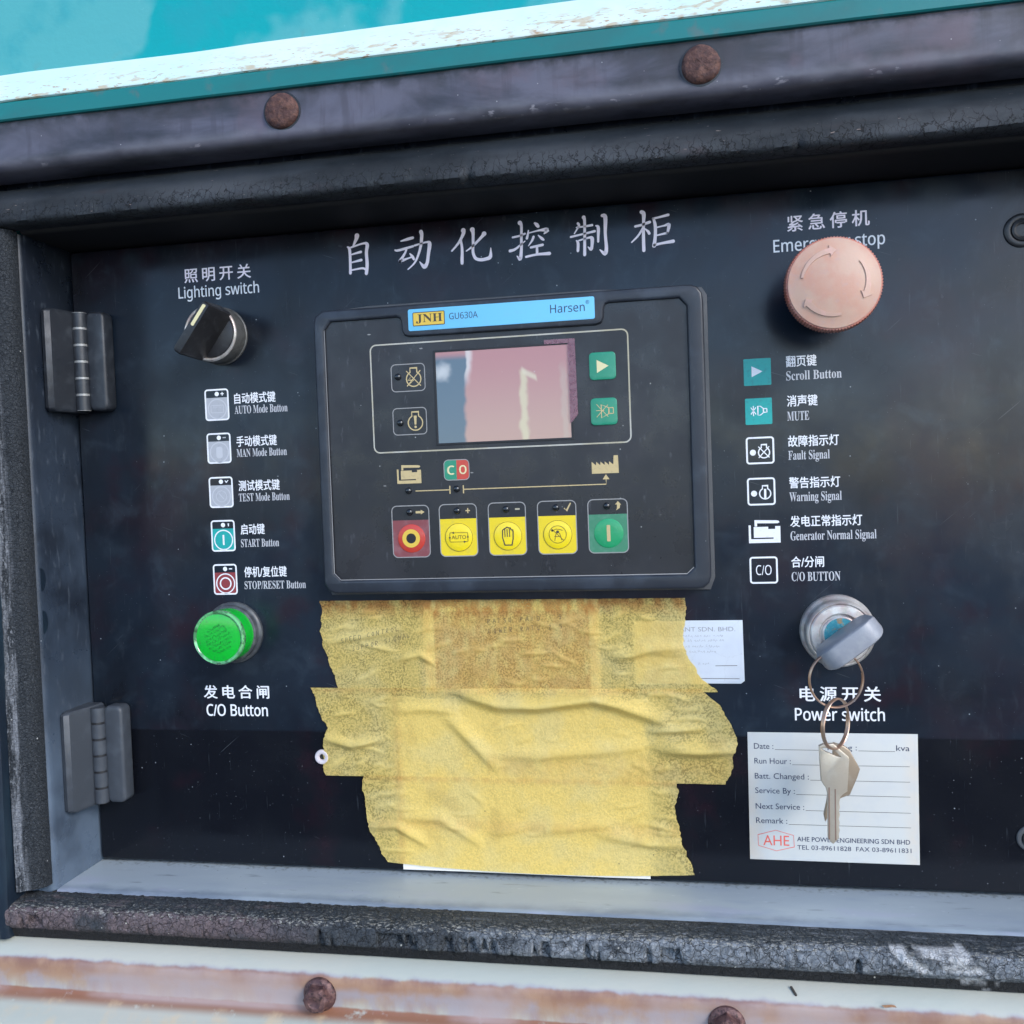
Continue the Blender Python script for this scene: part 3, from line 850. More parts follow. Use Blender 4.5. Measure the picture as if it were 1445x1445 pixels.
TAPE_TOP = ([(-90.44, -37.69), (-89.88, -40.94), (-89.6, -45.81), (-90.91, -51.96), (-89.47, -55.54), (-88.3, -61.72), (-86.71, -67.25), (-84.8, -72.97), (-83.27, -77.97)], [(73.04, -38.75), (73.13, -41.77), (73.62, -45.91), (72.94, -47.99), (72.21, -51.34), (71.66, -55.05), (72.41, -59.3), (73.2, -62.63), (75.17, -65.97), (77.11, -70.21), (79.51, -73.54), (83.38, -76.85), (85.67, -78.96)])
TAPE_MID = ([(-96.66, -77.52), (-95.02, -81.28), (-93.54, -86.17), (-91.85, -91.06), (-89.2, -95.94), (-90.83, -101.52), (-92.23, -107.27), (-92.21, -114.32), (-90.91, -117.91)], [(78.36, -77.47), (83.44, -81.84), (87.22, -85.84), (89.69, -90.41), (91.78, -95.83), (93.14, -100.49), (91.2, -105.21), (91.01, -111.88), (87.57, -118.32)])
TAPE_LOW = ([(-71.87, -117.4), (-73.51, -120.17), (-73.01, -125.7), (-72.93, -131.41), (-71.79, -138.4), (-70.99, -143.28), (-67.5, -148.06), (-65.56, -152.9), (-62.51, -156.71)], [(66.93, -116.92), (68.12, -121.99), (66.17, -131.06), (67.94, -137.47), (69.16, -144.41), (71.7, -151.37), (73.89, -157.56)])
RIDGE_TOP = [([(-88.07, -56.85), (-71.06, -54.37), (-54.96, -51.6)], 0.9, 1.7), ([(-55.21, -65.05), (-43.89, -62.53), (-37.85, -66.68)], 1.0, 1.6), ([(44.06, -64.67), (57.16, -61.05), (73.58, -59.91)], 1.4, 2.2), ([(-71.21, -57.59), (-55.04, -61.2)], 0.6, 1.2), ([(1.75, -62.68), (14.63, -61.8)], 0.5, 0.9), ([(10.98, -67.7), (20.31, -68.02)], 0.5, 0.9), ([(-7.52, -56.69), (1.99, -56.12)], 0.45, 1.0), ([(-28.56, -61.94), (-23.67, -60.7)], 0.5, 1.0), ([(33.06, -56.32), (37.68, -55.43)], 0.4, 0.8)]
RIDGE_MID = [([(-90.12, -100.85), (-77.34, -103.95), (-64.08, -100.85)], 1.3, 2.2), ([(-24.45, -80.33), (-8.92, -84.99), (8.77, -85.19), (32.79, -81.94), (43.7, -84.66), (62.19, -91.58)], 2.6, 3.2), ([(-55.86, -87.86), (-42.6, -86.48), (-29.6, -87.66)], 0.8, 2.5), ([(-31.38, -91.5), (-22.05, -100.95), (-11.58, -112.53)], 1.0, 3.0), ([(-9.79, -107.43), (7.97, -107.14), (36.0, -104.84), (51.3, -102.76)], 0.9, 3.0), ([(57.85, -95.91), (68.05, -95.18), (78.45, -94.46)], 1.2, 1.7), ([(62.4, -103.82), (76.68, -104.22), (92.85, -103.37)], 2.2, 3.0), ([(-86.22, -90.36), (-75.97, -88.65)], 0.4, 1.0)]
RIDGE_LOW = [([(-70.89, -140.99), (-58.44, -139.96), (-44.52, -147.96)], 1.3, 2.2), ([(-56.95, -136.35), (-37.14, -136.44), (-20.0, -147.15)], 0.9, 2.4), ([(-12.42, -142.43), (0.45, -139.5)], 0.7, 2.0), ([(7.69, -140.54), (39.84, -136.44)], 0.9, 2.6), ([(34.75, -141.59), (56.0, -144.63), (69.51, -144.8)], 1.3, 2.6)]
KEY_A = [(122.26, -93.36), (122.7, -106.75), (123.59, -108.36), (124.49, -109.65), (125.04, -112.26), (124.77, -129.29), (125.67, -130.74), (126.58, -131.53), (128.0, -130.17), (128.87, -128.84), (128.72, -127.53), (129.18, -126.21), (128.85, -124.58), (129.25, -123.26), (128.86, -121.64), (129.39, -119.99), (129.06, -118.36), (129.53, -117.05), (129.26, -115.42), (129.68, -113.12), (130.45, -112.13), (132.32, -110.78), (133.29, -98.4), (133.1, -97.43), (127.54, -92.31), (123.83, -92.53)]
KEY_A_HOLE = [(123.16, -94.49), (123.95, -93.99), (127.19, -94.11), (130.34, -97.47), (128.65, -97.24), (124.38, -95.29)]
KEY_A_GROOVE = [(125.58, -109.29), (125.17, -129.54), (127.81, -109.89), (127.54, -129.96)]
KEY_B = [(129.08, -94.85), (133.16, -95.96), (135.32, -97.77), (138.98, -105.04), (137.9, -108.39), (134.9, -115.47), (131.71, -116.75), (130.42, -117.59), (125.28, -126.53), (124.81, -123.78), (126.13, -118.03), (126.72, -113.31), (128.56, -103.22)]


# ------------------------------------------------------------------ setting: the yard outside, which only the glossy paint sees
b = MB()
b.add([(-900000, 900000, -1304), (900000, 900000, -1304), (900000, -900000, -1304), (-900000, -900000, -1304)], [(0, 1, 2, 3)], 'concrete')
g = b.build('ground')
g['kind'] = 'structure'
b = MB()
b.add([(-9000, 4300, -1300), (9000, 4300, -1300), (9000, -4000, -1300), (-9000, -4000, -1300)], [(0, 1, 2, 3)], 'asphalt')
g = b.build('road')
g['kind'] = 'structure'

# ------------------------------------------------------------------ the machine's steel canopy
canopy = thing('generator_canopy', 'weathered turquoise and cream steel canopy framing the black control door', 'canopy', (0, 0, 0))
b = MB()
def wavy(x, d, z, k):
    return (x, d + .5 * math.sin(x * .013 + z * .02) + .35 * fbm(x * .01, 0, z * .02, 2), z)
b.sweep([(46, 190.5), (46, 200), (46, 215), (46, 235), (46, 260), (46, 300), (46, 420)], -460, 460, 80, 'turq', wavy)
b.build('upper_sheet', canopy, 40)
b = MB()
def lipw(x, d, z, k):
    return (x, d + .18 * math.sin(x * .021), z + .25 * fbm(x * .02, 3, 0, 3))
b.sweep([(53.4, 176.9), (54.1, 177.3), (54.2, 178.1), (53, 180.4), (50.5, 184.8), (47.6, 189.4), (46.9, 190.7), (45.6, 192.2)], -460, 460, 160, 'lip', lipw)
b.build('folded_lip', canopy, 50)
b = MB()
b.sweep([(53.2, 177.0), (53.9, 176.4), (54, 175.8), (54, 169.9), (53.4, 169.3), (51, 169.2)], -460, 460, 60, 'flange', lambda x, d, z, k: (x, d, z + .18 * fbm(x * .02, 9, 0, 3)))
b.build('flange', canopy, 40)
b = MB()
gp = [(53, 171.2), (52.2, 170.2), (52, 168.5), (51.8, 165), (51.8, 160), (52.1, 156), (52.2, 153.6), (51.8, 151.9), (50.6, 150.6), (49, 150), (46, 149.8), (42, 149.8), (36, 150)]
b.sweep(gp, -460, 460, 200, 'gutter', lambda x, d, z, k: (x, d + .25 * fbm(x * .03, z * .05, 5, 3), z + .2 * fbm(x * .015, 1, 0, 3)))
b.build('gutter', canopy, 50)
b = MB()
cp = [(31, -175.5), (38, -176.8), (44, -178.3), (47.5, -179.9), (49.8, -181.5), (51.2, -183), (51.9, -184.8), (52.1, -187), (52, -191), (52, -195.4), (52.3, -196.3), (53.4, -197.0), (56, -198.2), (62, -201), (70, -205), (72, -208), (72.4, -215), (72.4, -260), (72.4, -420)]
b.sweep(cp, -460, 460, 160, 'cream', lambda x, d, z, k: (x, d + .22 * fbm(x * .012, z * .03, 2, 3), z + .2 * fbm(x * .014, 4, 0, 3)))
b.build('lower_channel', canopy, 50)
b = MB()
b.sweepz([(-219.6, 33), (-219.2, 45), (-219.6, 47), (-221, 48), (-240, 48.4), (-300, 48.4), (-460, 48.4)], -177.5, 149.6, 30, 'post', lambda x, d, z, k: (x + .012 * (z + 50) + .15 * fbm(z * .03, 2, 1, 2), d, z))
b.build('side_post', canopy, 40)
b = MB()
b.box(-460, 460, -420, -400, -420, 420, 'turq')
b.box(-462, -460.5, -420, 44, -420, 420, 'turq')
b.box(460.5, 462, -420, 44, -420, 420, 'turq')
b.box(-460, 460, -420, 44, 420.5, 424, 'turq')
b.box(-460, 460, -420, 60, -424, -420.5, 'turq')
b.build('body_panel', canopy)
# recessed frame round the door
fr = MB()
def ringface(d, outer, inner):
    (a0, a1, c0, c1), (e0, e1, f0, f1) = outer, inner
    vs = [(a0, d, c0), (a1, d, c0), (a1, d, c1), (a0, d, c1), (e0, d, f0), (e1, d, f0), (e1, d, f1), (e0, d, f1)]
    fr.add(vs, [(0, 1, 5, 4), (1, 2, 6, 5), (2, 3, 7, 6), (3, 0, 4, 7)], 'frame')
ringface(32.4, (-300, 330, -210, 215), (-210.2, 264.2, -163.8, 131.2))
frame = fr.build('door_frame', canopy)
b = MB()
jp = [(-212.5, 32.7), (-210.4, 32.9), (-209.3, 32.3), (-208.7, 31), (-208.6, 29), (-208.6, -14), (-212, -14)]
b.sweepz(jp, -162.4, 129.6, 60, 'frame', lambda x, d, z, k: (x + .12 * fbm(z * .02, 7, k * .02, 2), d, z))
b.build('jamb', frame, 60)
b = MB()
b.sweepz([(266, 32.7), (263.6, 32.6), (262.7, 31.4), (262.6, 29), (262.6, -14), (266, -14)][::-1], -162.4, 129.6, 8, 'frame')
b.build('jamb', frame, 60)
b = MB()
b.sweep([(-14, -166), (-14, -162.6), (0, -162.5), (10, -162.4), (20, -162.3), (29, -162.3), (31.4, -162.6), (32.6, -163.8), (32.8, -166)][::-1], -208.5, 262.5, 120, 'sill', lambda x, d, z, k: (x, d, z + .14 * fbm(x * .02, d * .05, 3, 3)))
b.build('sill', frame, 60)
b = MB()
b.sweep([(32.8, 134), (32.5, 130.6), (31, 129.7), (29, 129.6), (-14, 129.6), (-14, 134)][::-1], -208.5, 262.5, 30, 'void')
b.build('header', frame, 60)
b = MB()
b.add([(-212, -60, -166), (264, -60, -166), (264, -60, 134), (-212, -60, 134), (-212, -12, -166), (264, -12, -166), (264, -12, 134), (-212, -12, 134)],
      [(0, 1, 2, 3), (0, 4, 5, 1), (1, 5, 6, 2), (2, 6, 7, 3), (3, 7, 4, 0)], 'void')
b.build('cabinet_box', frame)
for zc in (-22.5, -41.5):                    # two small crescent dents in the jamb's bend
    b = MB()
    pts = [(0, 30.6), (0, 30.6)]
    n = 14
    vs = [(-208.42, 31.0 - 3.2 * math.sin(math.pi * i / n), zc + 5.2 * math.cos(math.pi * i / n)) for i in range(n + 1)]
    b.add(vs, [tuple(range(n + 1))], 'post')
    b.build('dent', frame)

# ------------------------------------------------------------------ door with its printed legends
door = thing('control_door', 'black steel hinged door printed with white Chinese and English legends', 'door', (-207.4, 0, 0))
curve_plate('door_leaf', [rrect(-207.3, 261, -160.9, 128.9, 1.2)], -2.6, 0, 'door', door, .5)
PD = .10
b = MB()
for st in HEAD:
    # round brush strokes: resample each stroke smoothly
    pts = []
    for i in range(len(st) - 1):
        p0, p1, p2, p3 = st[max(0, i - 1)], st[i], st[i + 1], st[min(len(st) - 1, i + 2)]
        for k in range(5):
            t = k / 5
            pts.append(tuple(.5 * ((2 * p1[j]) + (-p0[j] + p2[j]) * t + (2 * p0[j] - 5 * p1[j] + 4 * p2[j] - p3[j]) * t * t + (-p0[j] + 3 * p1[j] - 3 * p2[j] + p3[j]) * t ** 3) for j in range(3)))
    pts.append(st[-1])
    b.strip([(p[0], p[1], max(.3, p[2])) for p in pts], PD, 'print_warm', cap=10)
b.build('printed_heading', door)

CJ = dict(bold=.012)
text('照明开关', -149.6, -116.6, 110.4, 6.6, PD, 'print_warm', door, space=1.42, bold=.016)
text(sans('Lighting switch'), -152.9, -113, 103.6, 4.9, PD, 'print', door, cap=.70, bold=.012)
text('紧急停机', 119.0, 151.3, 111.4, 6.6, PD, 'print_warm', door, space=1.42, bold=.016)
text(sans('Emergency stop'), 113.4, 157.0, 103.5, 4.9, PD, 'print', door, cap=.70, bold=.012)
text('发电合闸', -150.0, -117.2, -83.0, 6.4, PD, 'print', door, space=1.42, bold=.02)
text(sans('C/O Button'), -149.0, -118.3, -91.0, 5.2, PD, 'print', door, cap=.70, bold=.02)
text('电源开关', 119.0, 151.3, -82.9, 6.4, PD, 'print', door, space=1.42, bold=.02)
text(sans('Power switch'), 116.9, 152.6, -90.8, 5.0, PD, 'print', door, cap=.70, bold=.016)
left = [('自动模式键', 53.6, -127.7, -107.5, 'AUTO Mode Button', 49.1, -101.9), ('手动模式键', 33.9, -127.6, -107.8, 'MAN Mode Button', 29.3, -103.2),
        ('测试模式键', 13.5, -127.6, -107.4, 'TEST Mode Button', 8.8, -102.8), ('启动键', -6.6, -127.6, -115.7, 'START Button', -12.3, -109.0),
        ('停机/复位键', -26.4, -126.8, -105.9, 'STOP/RESET Button', -31.8, -96.9)]
for s, z, x0, x1, e, ze, x2 in left:
    text(s, x0, x1, z, 5.0, PD, 'print', door, bold=.018)
    text(serif(e), x0 - .1, x2, ze, 3.6, PD, 'print_fine', door, cap=.68)
right = [('翻页键', 56.2, 129.3, 'Scroll Button', 50.8, 139.0), ('消声键', 39.9, 129.3, 'MUTE', 34.2, 125.8), ('故障指示灯', 23.3, 137.3, 'Fault Signal', 18.0, 133.5),
         ('警告指示灯', 6.1, 137.4, 'Warning Signal', .8, 137.8), ('发电正常指示灯', -9.9, 145.6, 'Generator Normal Signal', -15.4, 151.0), ('合/分闸', -26.8, 130.2, 'C/O BUTTON', -32.4, 136.5)]
for s, z, x1, e, ze, x2 in right:
    text(s, 117.1, x1, z, 4.7, PD, 'print', door, bold=.018)
    text(serif(e), 117.1, x2, ze, 3.7, PD, 'print_fine', door, cap=.68)


def mode_icon(z1, z0, kind):
    x0, x1 = -142.3, -130.4
    b = MB()
    fill = {'start': 'print_teal', 'stop': 'print_red'}.get(kind, 'print_silver')
    zs = z1 - .275 * (z1 - z0)
    b.poly([(x0 + .7, zs), (x0 + .7, z0 + 1), (x0 + 1, z0 + .7), (x1 - 1, z0 + .7), (x1 - .7, z0 + 1), (x1 - .7, zs)], PD, fill)
    b.line(rrect(x0 + .35, x1 - .35, z0 + .35, z1 - .35, 1.2), .72, PD + .03, 'print', closed=True)
    cx, cz = (x0 + x1) / 2 + .1, (zs + z0) / 2 + .05
    dotx, dz = cx + .05, (z1 + zs) / 2 - .3
    b.disc(dotx, dz, 1.05, PD + .03, 'print', 16)
    sx = dotx + 2.7
    if kind == 'auto':
        b.line([(sx - .8, dz), (sx + .8, dz)], .45, PD + .03, 'print')
        b.line([(sx, dz - .8), (sx, dz + .8)], .45, PD + .034, 'print')
    elif kind in ('man', 'stop'):
        b.line([(sx - .8, dz), (sx + .8, dz)], .5, PD + .03, 'print_silver' if kind == 'man' else 'print')
    elif kind == 'test':
        b.line([(sx - .7, dz + .5), (sx - .1, dz - .4), (sx + .9, dz + .6)], .4, PD + .03, 'print')
    else:
        b.line([(sx - .4, dz + .35), (sx, dz + .6), (sx, dz - .7)], .45, PD + .03, 'print')
    b.ring(cx, cz, 4.2, 4.75, PD + .03, 'print' if kind in ('start', 'stop') else 'print_pale')
    if kind == 'start':
        b.poly(rrect(cx - .45, cx + .45, cz - 2.4, cz + 2.4, .3, 2), PD + .03, 'print')
    elif kind == 'stop':
        b.ring(cx, cz, 2.3, 2.95, PD + .03, 'print')
        b.disc(cx, cz, 1.9, PD + .03, 'print_red', 20)
    elif kind == 'auto':
        b.line(rrect(cx - 3.1, cx + 3.1, cz - 1.7, cz + 1.7, .3, 2), .3, PD + .03, 'print_pale', closed=True)
    elif kind == 'man':
        b.poly(rrect(cx - 1.6, cx + 1.6, cz - 2.8, cz + 2.6, 1.2, 4), PD + .03, 'print_pale')
    else:
        b.ring(cx, cz, 2.4, 2.7, PD + .03, 'print_pale')
        b.line([(cx - 1.2, cz + 1.4), (cx + 1.3, cz - 1.4)], .4, PD + .034, 'print_pale')
    b.build('printed_icon', door)


for z1, z0, k in ((61, 46.5, 'auto'), (40.75, 26.7, 'man'), (20.5, 6.2, 'test'), (.45, -14.1, 'start'), (-20, -34.25, 'stop')):
    mode_icon(z1, z0, k)
text('AUTO', -138.4, -134.2, 52.15, 1.5, PD + .04, 'print_pale', door, name='printed_text')


def genset_icon(b, x0, x1, z0, z1, d, key):
    w, h = x1 - x0, z1 - z0
    P = lambda u, v: (x0 + u * w, z0 + v * h)
    b.poly([P(0, .78), P(.07, .78), P(.07, .17), P(.78, .17), P(.78, .23), P(.16, .23), P(.16, .70), P(.62, .70), P(.62, .60), P(.84, .60), P(.84, .72), P(1, .72), P(1, 0), P(0, 0)], d, key)
    b.poly([P(.19, .72), P(.19, 1), P(.26, 1), P(.88, .97), P(.95, .95), P(.98, .88), P(.92, .84), P(.27, .86), P(.27, .72)], d + .004, key)


def engine_icon(b, cx, cz, r, d, key, w, kind):
    n = 20
    a0 = math.radians(118)
    arc = [(cx + r * math.cos(a0 + math.radians(304) * i / n), cz + r * math.sin(a0 + math.radians(304) * i / n)) for i in range(n + 1)]
    hw = r * .47
    b.line([(cx + hw, cz + r * .85)] + [(cx + hw, cz + r * 1.45), (cx - hw, cz + r * 1.45), (cx - hw, cz + r * .85)], w, d, key)
    b.line(arc, w, d + .003, key)
    if kind == 'cross':
        b.line([(cx - r * .95, cz - r * .95), (cx + r * .95, cz + r * 1.1)], w * .8, d + .006, key)
        b.line([(cx - r * 1.0, cz + r * 1.1), (cx + r * .95, cz - r * .95)], w * .8, d + .009, key)
    elif kind == 'mark':
        b.poly([(cx - r * .2, cz + r * .95), (cx + r * .2, cz + r * .95), (cx + r * .12, cz - r * .25), (cx - r * .12, cz - r * .25)], d + .006, key)
        b.disc(cx, cz - r * .55, r * .17, d + .006, key, 10)
    else:
        b.poly([(cx - r * .2, cz + r * .85), (cx + r * .2, cz + r * .85), (cx + r * .2, cz - r * .85), (cx - r * .2, cz - r * .85)], d + .006, key)


def horn_icon(b, x, z, k, d, key, w):
    # loudspeaker with crossed-out sound lines; k is the half height
    b.line([(x, z + k), (x, z - k), (x + .55 * k, z - k * .95), (x + 1.15 * k, z - .45 * k), (x + 1.15 * k, z + .45 * k), (x + .55 * k, z + k * .95)], w, d, key, closed=True)
    b.line(rrect(x + 1.2 * k, x + 1.9 * k, z - .4 * k, z + .4 * k, .05, 1), w, d + .003, key, closed=True)
    for a in (38, 0, -38):
        ca, sa = math.cos(math.radians(a)), math.sin(math.radians(a))
        b.line([(x - .95 * k - 0.85 * k * ca * (a != 0) * .8, z + (1.1 * k if a == 0 else .75 * k * (1 if a > 0 else -1))),
                (x - .95 * k + 0.85 * k * ca * (a != 0) * .8, z - (1.1 * k if a == 0 else .75 * k * (1 if a > 0 else -1)))], w, d + .006 + .002 * abs(a) / 38, key)


b = MB()
b.poly(rrect(100.1, 111.1, 49.4, 60.5, .4, 2), PD, 'print_teal')
b.poly([(103.3, 57.4), (107.7, 55.1), (103.3, 52.9)], PD + .03, 'print')
b.build('printed_icon', door)
b = MB()
b.poly(rrect(100.3, 111.1, 33.2, 44.1, .4, 2), PD, 'print_teal')
horn_icon(b, 105.4, 38.9, 1.9, PD + .03, 'print', .36)
b.build('printed_icon', door)
for z0, z1, kind in ((16.7, 28.1, 'cross'), (-.5, 11.1, 'bar')):
    b = MB()
    b.line(rrect(100.5, 111.2, z0 + .4, z1 - .4, 1.0), .72, PD, 'print', closed=True)
    b.disc(102.9, (z0 + z1) / 2 - .8, 1.25, PD, 'print', 18)
    engine_icon(b, 107.4, (z0 + z1) / 2 - .9, 2.25, PD + .01, 'print', .5, kind)
    b.build('printed_icon', door)
b = MB()
genset_icon(b, 100.3, 113.1, -16.2, -6.6, PD, 'print')
b.build('printed_icon', door)
b = MB()
b.line(rrect(100.6, 111.3, -32.9, -22.3, 1.0), .72, PD, 'print', closed=True)
b.build('printed_icon', door)
text(sans('C/O'), 102.8, 109.1, -29.6, 4.0, PD, 'print', door, cap=.70)

# ------------------------------------------------------------------ rubber seals
def roughen(sc, am, off=0.):
    return lambda x, d, z, k: (x, d + am * fbm(x * sc, d * sc, z * sc + off), z + am * fbm(x * sc + 9, d * sc, z * sc + off))

b = MB()
tp = [(33, 131), (37, 130.9), (40.5, 131.2), (42.2, 132.2), (42.5, 133.8), (41.6, 137), (39.6, 142), (37.6, 146.2), (36, 147.6), (33, 148)]
def top_seal(x, d, z, k):
    e = .32 * fbm(x * .08, d * .2, z * .2) + .5 * fbm(x * .011, 0, 2, 2)
    nick = 1.5 * math.exp(-((x + 5) / 1.5) ** 2) + 1.1 * math.exp(-((x - 119) / 1.2) ** 2)
    return (x, d + e * .7 - (nick if k in (3, 4) else 0), z + e * .5 + (nick if k in (1, 2, 3) else 0))
b.sweep(tp, -300, 300, 480, 'rubber', top_seal)
o = b.build('door_seal', None, 50)
tag(o, 'smooth black rubber strip with fine cracks above the door, under the bolted gutter', 'rubber seal')
b = MB()
lp = [(-209.4, 32.9), (-209.6, 36.5), (-211.6, 39), (-214.3, 40.6), (-216.4, 41.2), (-218, 42.8), (-219.6, 43.2), (-221.2, 41.4), (-222.8, 43), (-224.6, 43.4), (-226.2, 41.6), (-228, 43), (-231, 42.6), (-234, 38), (-234, 33)]
def side_seal(x, d, z, k):
    e = .3 * fbm(x * .15, d * .15, z * .09) + .4 * fbm(3, 1, z * .012, 2)
    return (x + .5 * e, d + e, z)
b.sweepz(lp, -158.8, 130.5, 420, 'rubber_side', side_seal)
o = b.build('door_seal', None, 55)
tag(o, 'ribbed dusty rubber strip standing upright left of the door frame', 'rubber seal')
b = MB()
bp = [(30.5, -163.4), (33.5, -162.6), (36.5, -162.5), (39.5, -162.6), (42, -162.8), (44.6, -163.2), (46.6, -163.8), (47.6, -164.7), (47.9, -165.8), (48, -167), (48.1, -168.2), (48.1, -169.4), (48, -170.5), (47.7, -171.5), (46.4, -172.4), (45.4, -174), (44.9, -176), (44.4, -177.6), (40, -177.9)]  # last points: dark base strip added for the shadow gap
def low_seal(x, d, z, k):
    e = fbm(x * .11, d * .16, z * .16) * .5 + fbm(x * .03, 2, z * .05, 3) * .6
    crag = fbm(x * .3, d * .4, z * .45 + 7, 4) * .55
    lump = abs(mn.noise(Vector((x * .22, 0, z * .35)))) * .9
    dd, zz = d + e * .8, z + e * .35
    if k > 5:
        dd += crag + (lump if x > -60 else lump * .4) - .4
        zz += crag * .4
    if k <= 5 and x < -20:                    # left half: the top is crumbled too
        zz += .5 * fbm(x * .4, d * .4, 3, 4)
    if k >= 15:
        return (x, d + .15 * e, z)
    if k >= 9:                                # the lower lip is torn away in places
        q = (k - 8) / 5
        raw = fbm(x * .055, 11, 0, 3) + .35 * fbm(x * .3, 5, 0, 2)
        lim = .02 if -85 < x < 65 else .38
        t_ = max(0., min(1., (raw - lim) * 5))
        step = t_
        zz += min(1, q) * (3.2 * t_ + .9 * step) + .35 * fbm(x * .9, k, 2, 2)
        dd -= 2.6 * step * min(1, q)
        zz -= .9 * (1 - step) * (1 if -85 < x < 65 else 0) * min(1, q)
    if k in (7, 8, 9) and 144 < x < 180:
        q = math.exp(-((x - 152) / 6) ** 4) + math.exp(-((x - 168) / 8) ** 4)
        dd += 1.1 * q
        zz += .8 * q
    return (x, dd, zz)
b.sweep(bp, -222, 300, 900, 'rubber_low', low_seal)
fl = []
for (x, d, z) in b.v:
    xs = x + (z + 167) * 1.3
    q = max(math.exp(-((xs - 150.5) / 3.6) ** 4), math.exp(-((xs - 166.5) / 9.5) ** 4))
    a = q + .75 * fbm(x * .14, z * .28, 5, 4) - .55 * (1 if z < -170.4 else 0)
    a = max(0., min(1., (a - .55) * 3)) if z < -162.9 else 0.
    fl.append(float(a))
o = b.build('door_seal', None, 60, attrs={'flake': fl})
tag(o, 'crazed crumbling rubber strip with pale flakes, lying below the door sill', 'rubber seal')

# ------------------------------------------------------------------ rusty bolts
G = 'rusty bolts in the canopy'
def bolt_top():
    t = thing('dome_bolt', 'rusty dome head bolt in the dark gutter at upper left', 'bolt', (-75.9, 51.6, 161.0), G)
    b = MB()
    b.lathe(-75.9, 161, [(6.8, 51.0), (7.0, 51.8), (6.9, 52.7), (6.5, 53.6), (5.6, 54.2), (4.4, 54.5), (3.2, 54.7), (1.6, 54.8), (.01, 54.8)], 'rustbolt', 40,
            wob=lambda a, r, d: r * (1 + .02 * math.sin(3 * a + d)), jit=lambda a, r, d: .55 * fbm(r * math.cos(a) * .45, r * math.sin(a) * .45, 2, 4) if r > .1 else 0)
    b.build('bolt_head', t, 50)
    b = MB()
    b.lathe(-75.9, 161, [(7.7, 51.2), (7.6, 52.3), (6.6, 52.4)], 'blackp', 36)  # washer blackened to give the dark shadow ring round the head
    b.build('bolt_washer', t, 40)
    return t
t = bolt_top()
t = copy_thing(t, 160.3, 0, -.6, 'rusty dome head bolt in the dark gutter at upper right')
t.rotation_euler.y = 2.1
def bolt_low():
    t = thing('flange_bolt', 'rusty hex flange bolt in the rust streaked cream channel, lower left', 'bolt', (-76.6, 52, -190.3), G)
    b = MB()
    b.lathe(-76.6, -190.3, [(6.7, 51.5), (6.9, 52.6), (6.5, 53.3), (4.9, 54.2)], 'rustbolt_low', 40)
    b.build('bolt_flange', t, 40)
    b = MB()
    def hexw(a, r, d):
        q = (a % (math.pi / 3)) - math.pi / 6
        return r * (.90 / math.cos(q) if d < 57.4 else 1) * (1 + .03 * fbm(a, d, 1, 2))
    b.lathe(-76.6, -190.3, [(5.3, 53.6), (5.3, 56.6), (5.1, 57.3), (4.3, 58.3), (2.6, 58.6), (1.6, 58.0), (.01, 57.7)], 'rustbolt_low', 48, wob=hexw)
    b.build('bolt_head', t, 35)
    return t
t = bolt_low()
t = copy_thing(t, 160.0, 0, -1.2, 'rusty hex flange bolt at the bottom edge, right of centre')
t.rotation_euler.y = .5

# ------------------------------------------------------------------ hinges
def hinge(z0):
    t = thing('hinge', 'dark plastic hinge with bright knuckle gaps, upper of two on the door edge', 'hinge', (-199.4, 4, z0), 'door hinges')
    zt, zb = z0 + 23.2, z0 - 23.2
    curve_plate('door_leaf_plate', [rrect(-196.2, -186.6, zb + .4, zt - .2, 3.0)], .05, 8.2, 'hinge', t, 1.6)
    # the other leaf stands on the jamb, its broad face towards the door
    b = MB()
    n = 6
    def prof(z):                              # cross-section in (x, d), the corner towards the viewer rounded
        return [(-208.5, .4), (-208.5, 20.4), (-207.6, 22.6), (-205.6, 23.4), (-203.6, 22.0), (-201.6, 14.0), (-200.2, 8.6), (-199.4, 4.5), (-200.4, .4)]
    zz = [(zb, .86), (zb + .7, .95), (zb + 1.6, 1.), (zt - 1.6, 1.), (zt - .7, .95), (zt, .86)]
    P = prof(0)
    cx, cd = -204.6, 9.5
    vs = [(cx + (x - cx) * s_, cd + (d - cd) * s_, z) for z, s_ in zz for x, d in P]
    m = len(P)
    fs = [(i * m + k, i * m + (k + 1) % m, (i + 1) * m + (k + 1) % m, (i + 1) * m + k) for i in range(len(zz) - 1) for k in range(m)]
    fs += [tuple(range(m))[::-1], tuple((len(zz) - 1) * m + k for k in range(m))]
    b.add(vs, fs, 'hinge')
    b.build('jamb_leaf_plate', t, 35, weld=True)
    hk = (zt - zb - .6) / 6
    for k in range(6):
        b = MB()
        za = zb + .3 + k * hk + .34
        zc = zb + .3 + (k + 1) * hk - .34
        n = 20
        prof = [(3.0, za), (3.35, za + .3), (3.35, zc - .3), (3.0, zc)]
        vs = [(-198.6 + r * math.cos(6.28319 * i / n), 8.2 + r * math.sin(6.28319 * i / n), z) for r, z in prof for i in range(n)]
        fs = [(j * n + i, j * n + (i + 1) % n, (j + 1) * n + (i + 1) % n, (j + 1) * n + i) for j in range(3) for i in range(n)]
        fs += [tuple(range(n))[::-1], tuple(3 * n + i for i in range(n))]
        b.add(vs, fs, 'hinge')
        b.build('knuckle', t, 30, weld=True)
    b = MB()
    n = 14
    vs = [(-198.6 + 3.22 * math.cos(6.28319 * i / n), 8.2 + 3.22 * math.sin(6.28319 * i / n), z) for z in (zb + .6, zt - .6) for i in range(n)]
    b.add(vs, [(i, (i + 1) % n, n + (i + 1) % n, n + i) for i in range(n)], 'hinge_pin')
    b.build('hinge_pin', t, 60, weld=True)
    return t
t = hinge(76.0)
t = copy_thing(t, -.5, 1.0, -183.6, 'plastic hinge in lit grey near the foot of the door, lower of two')
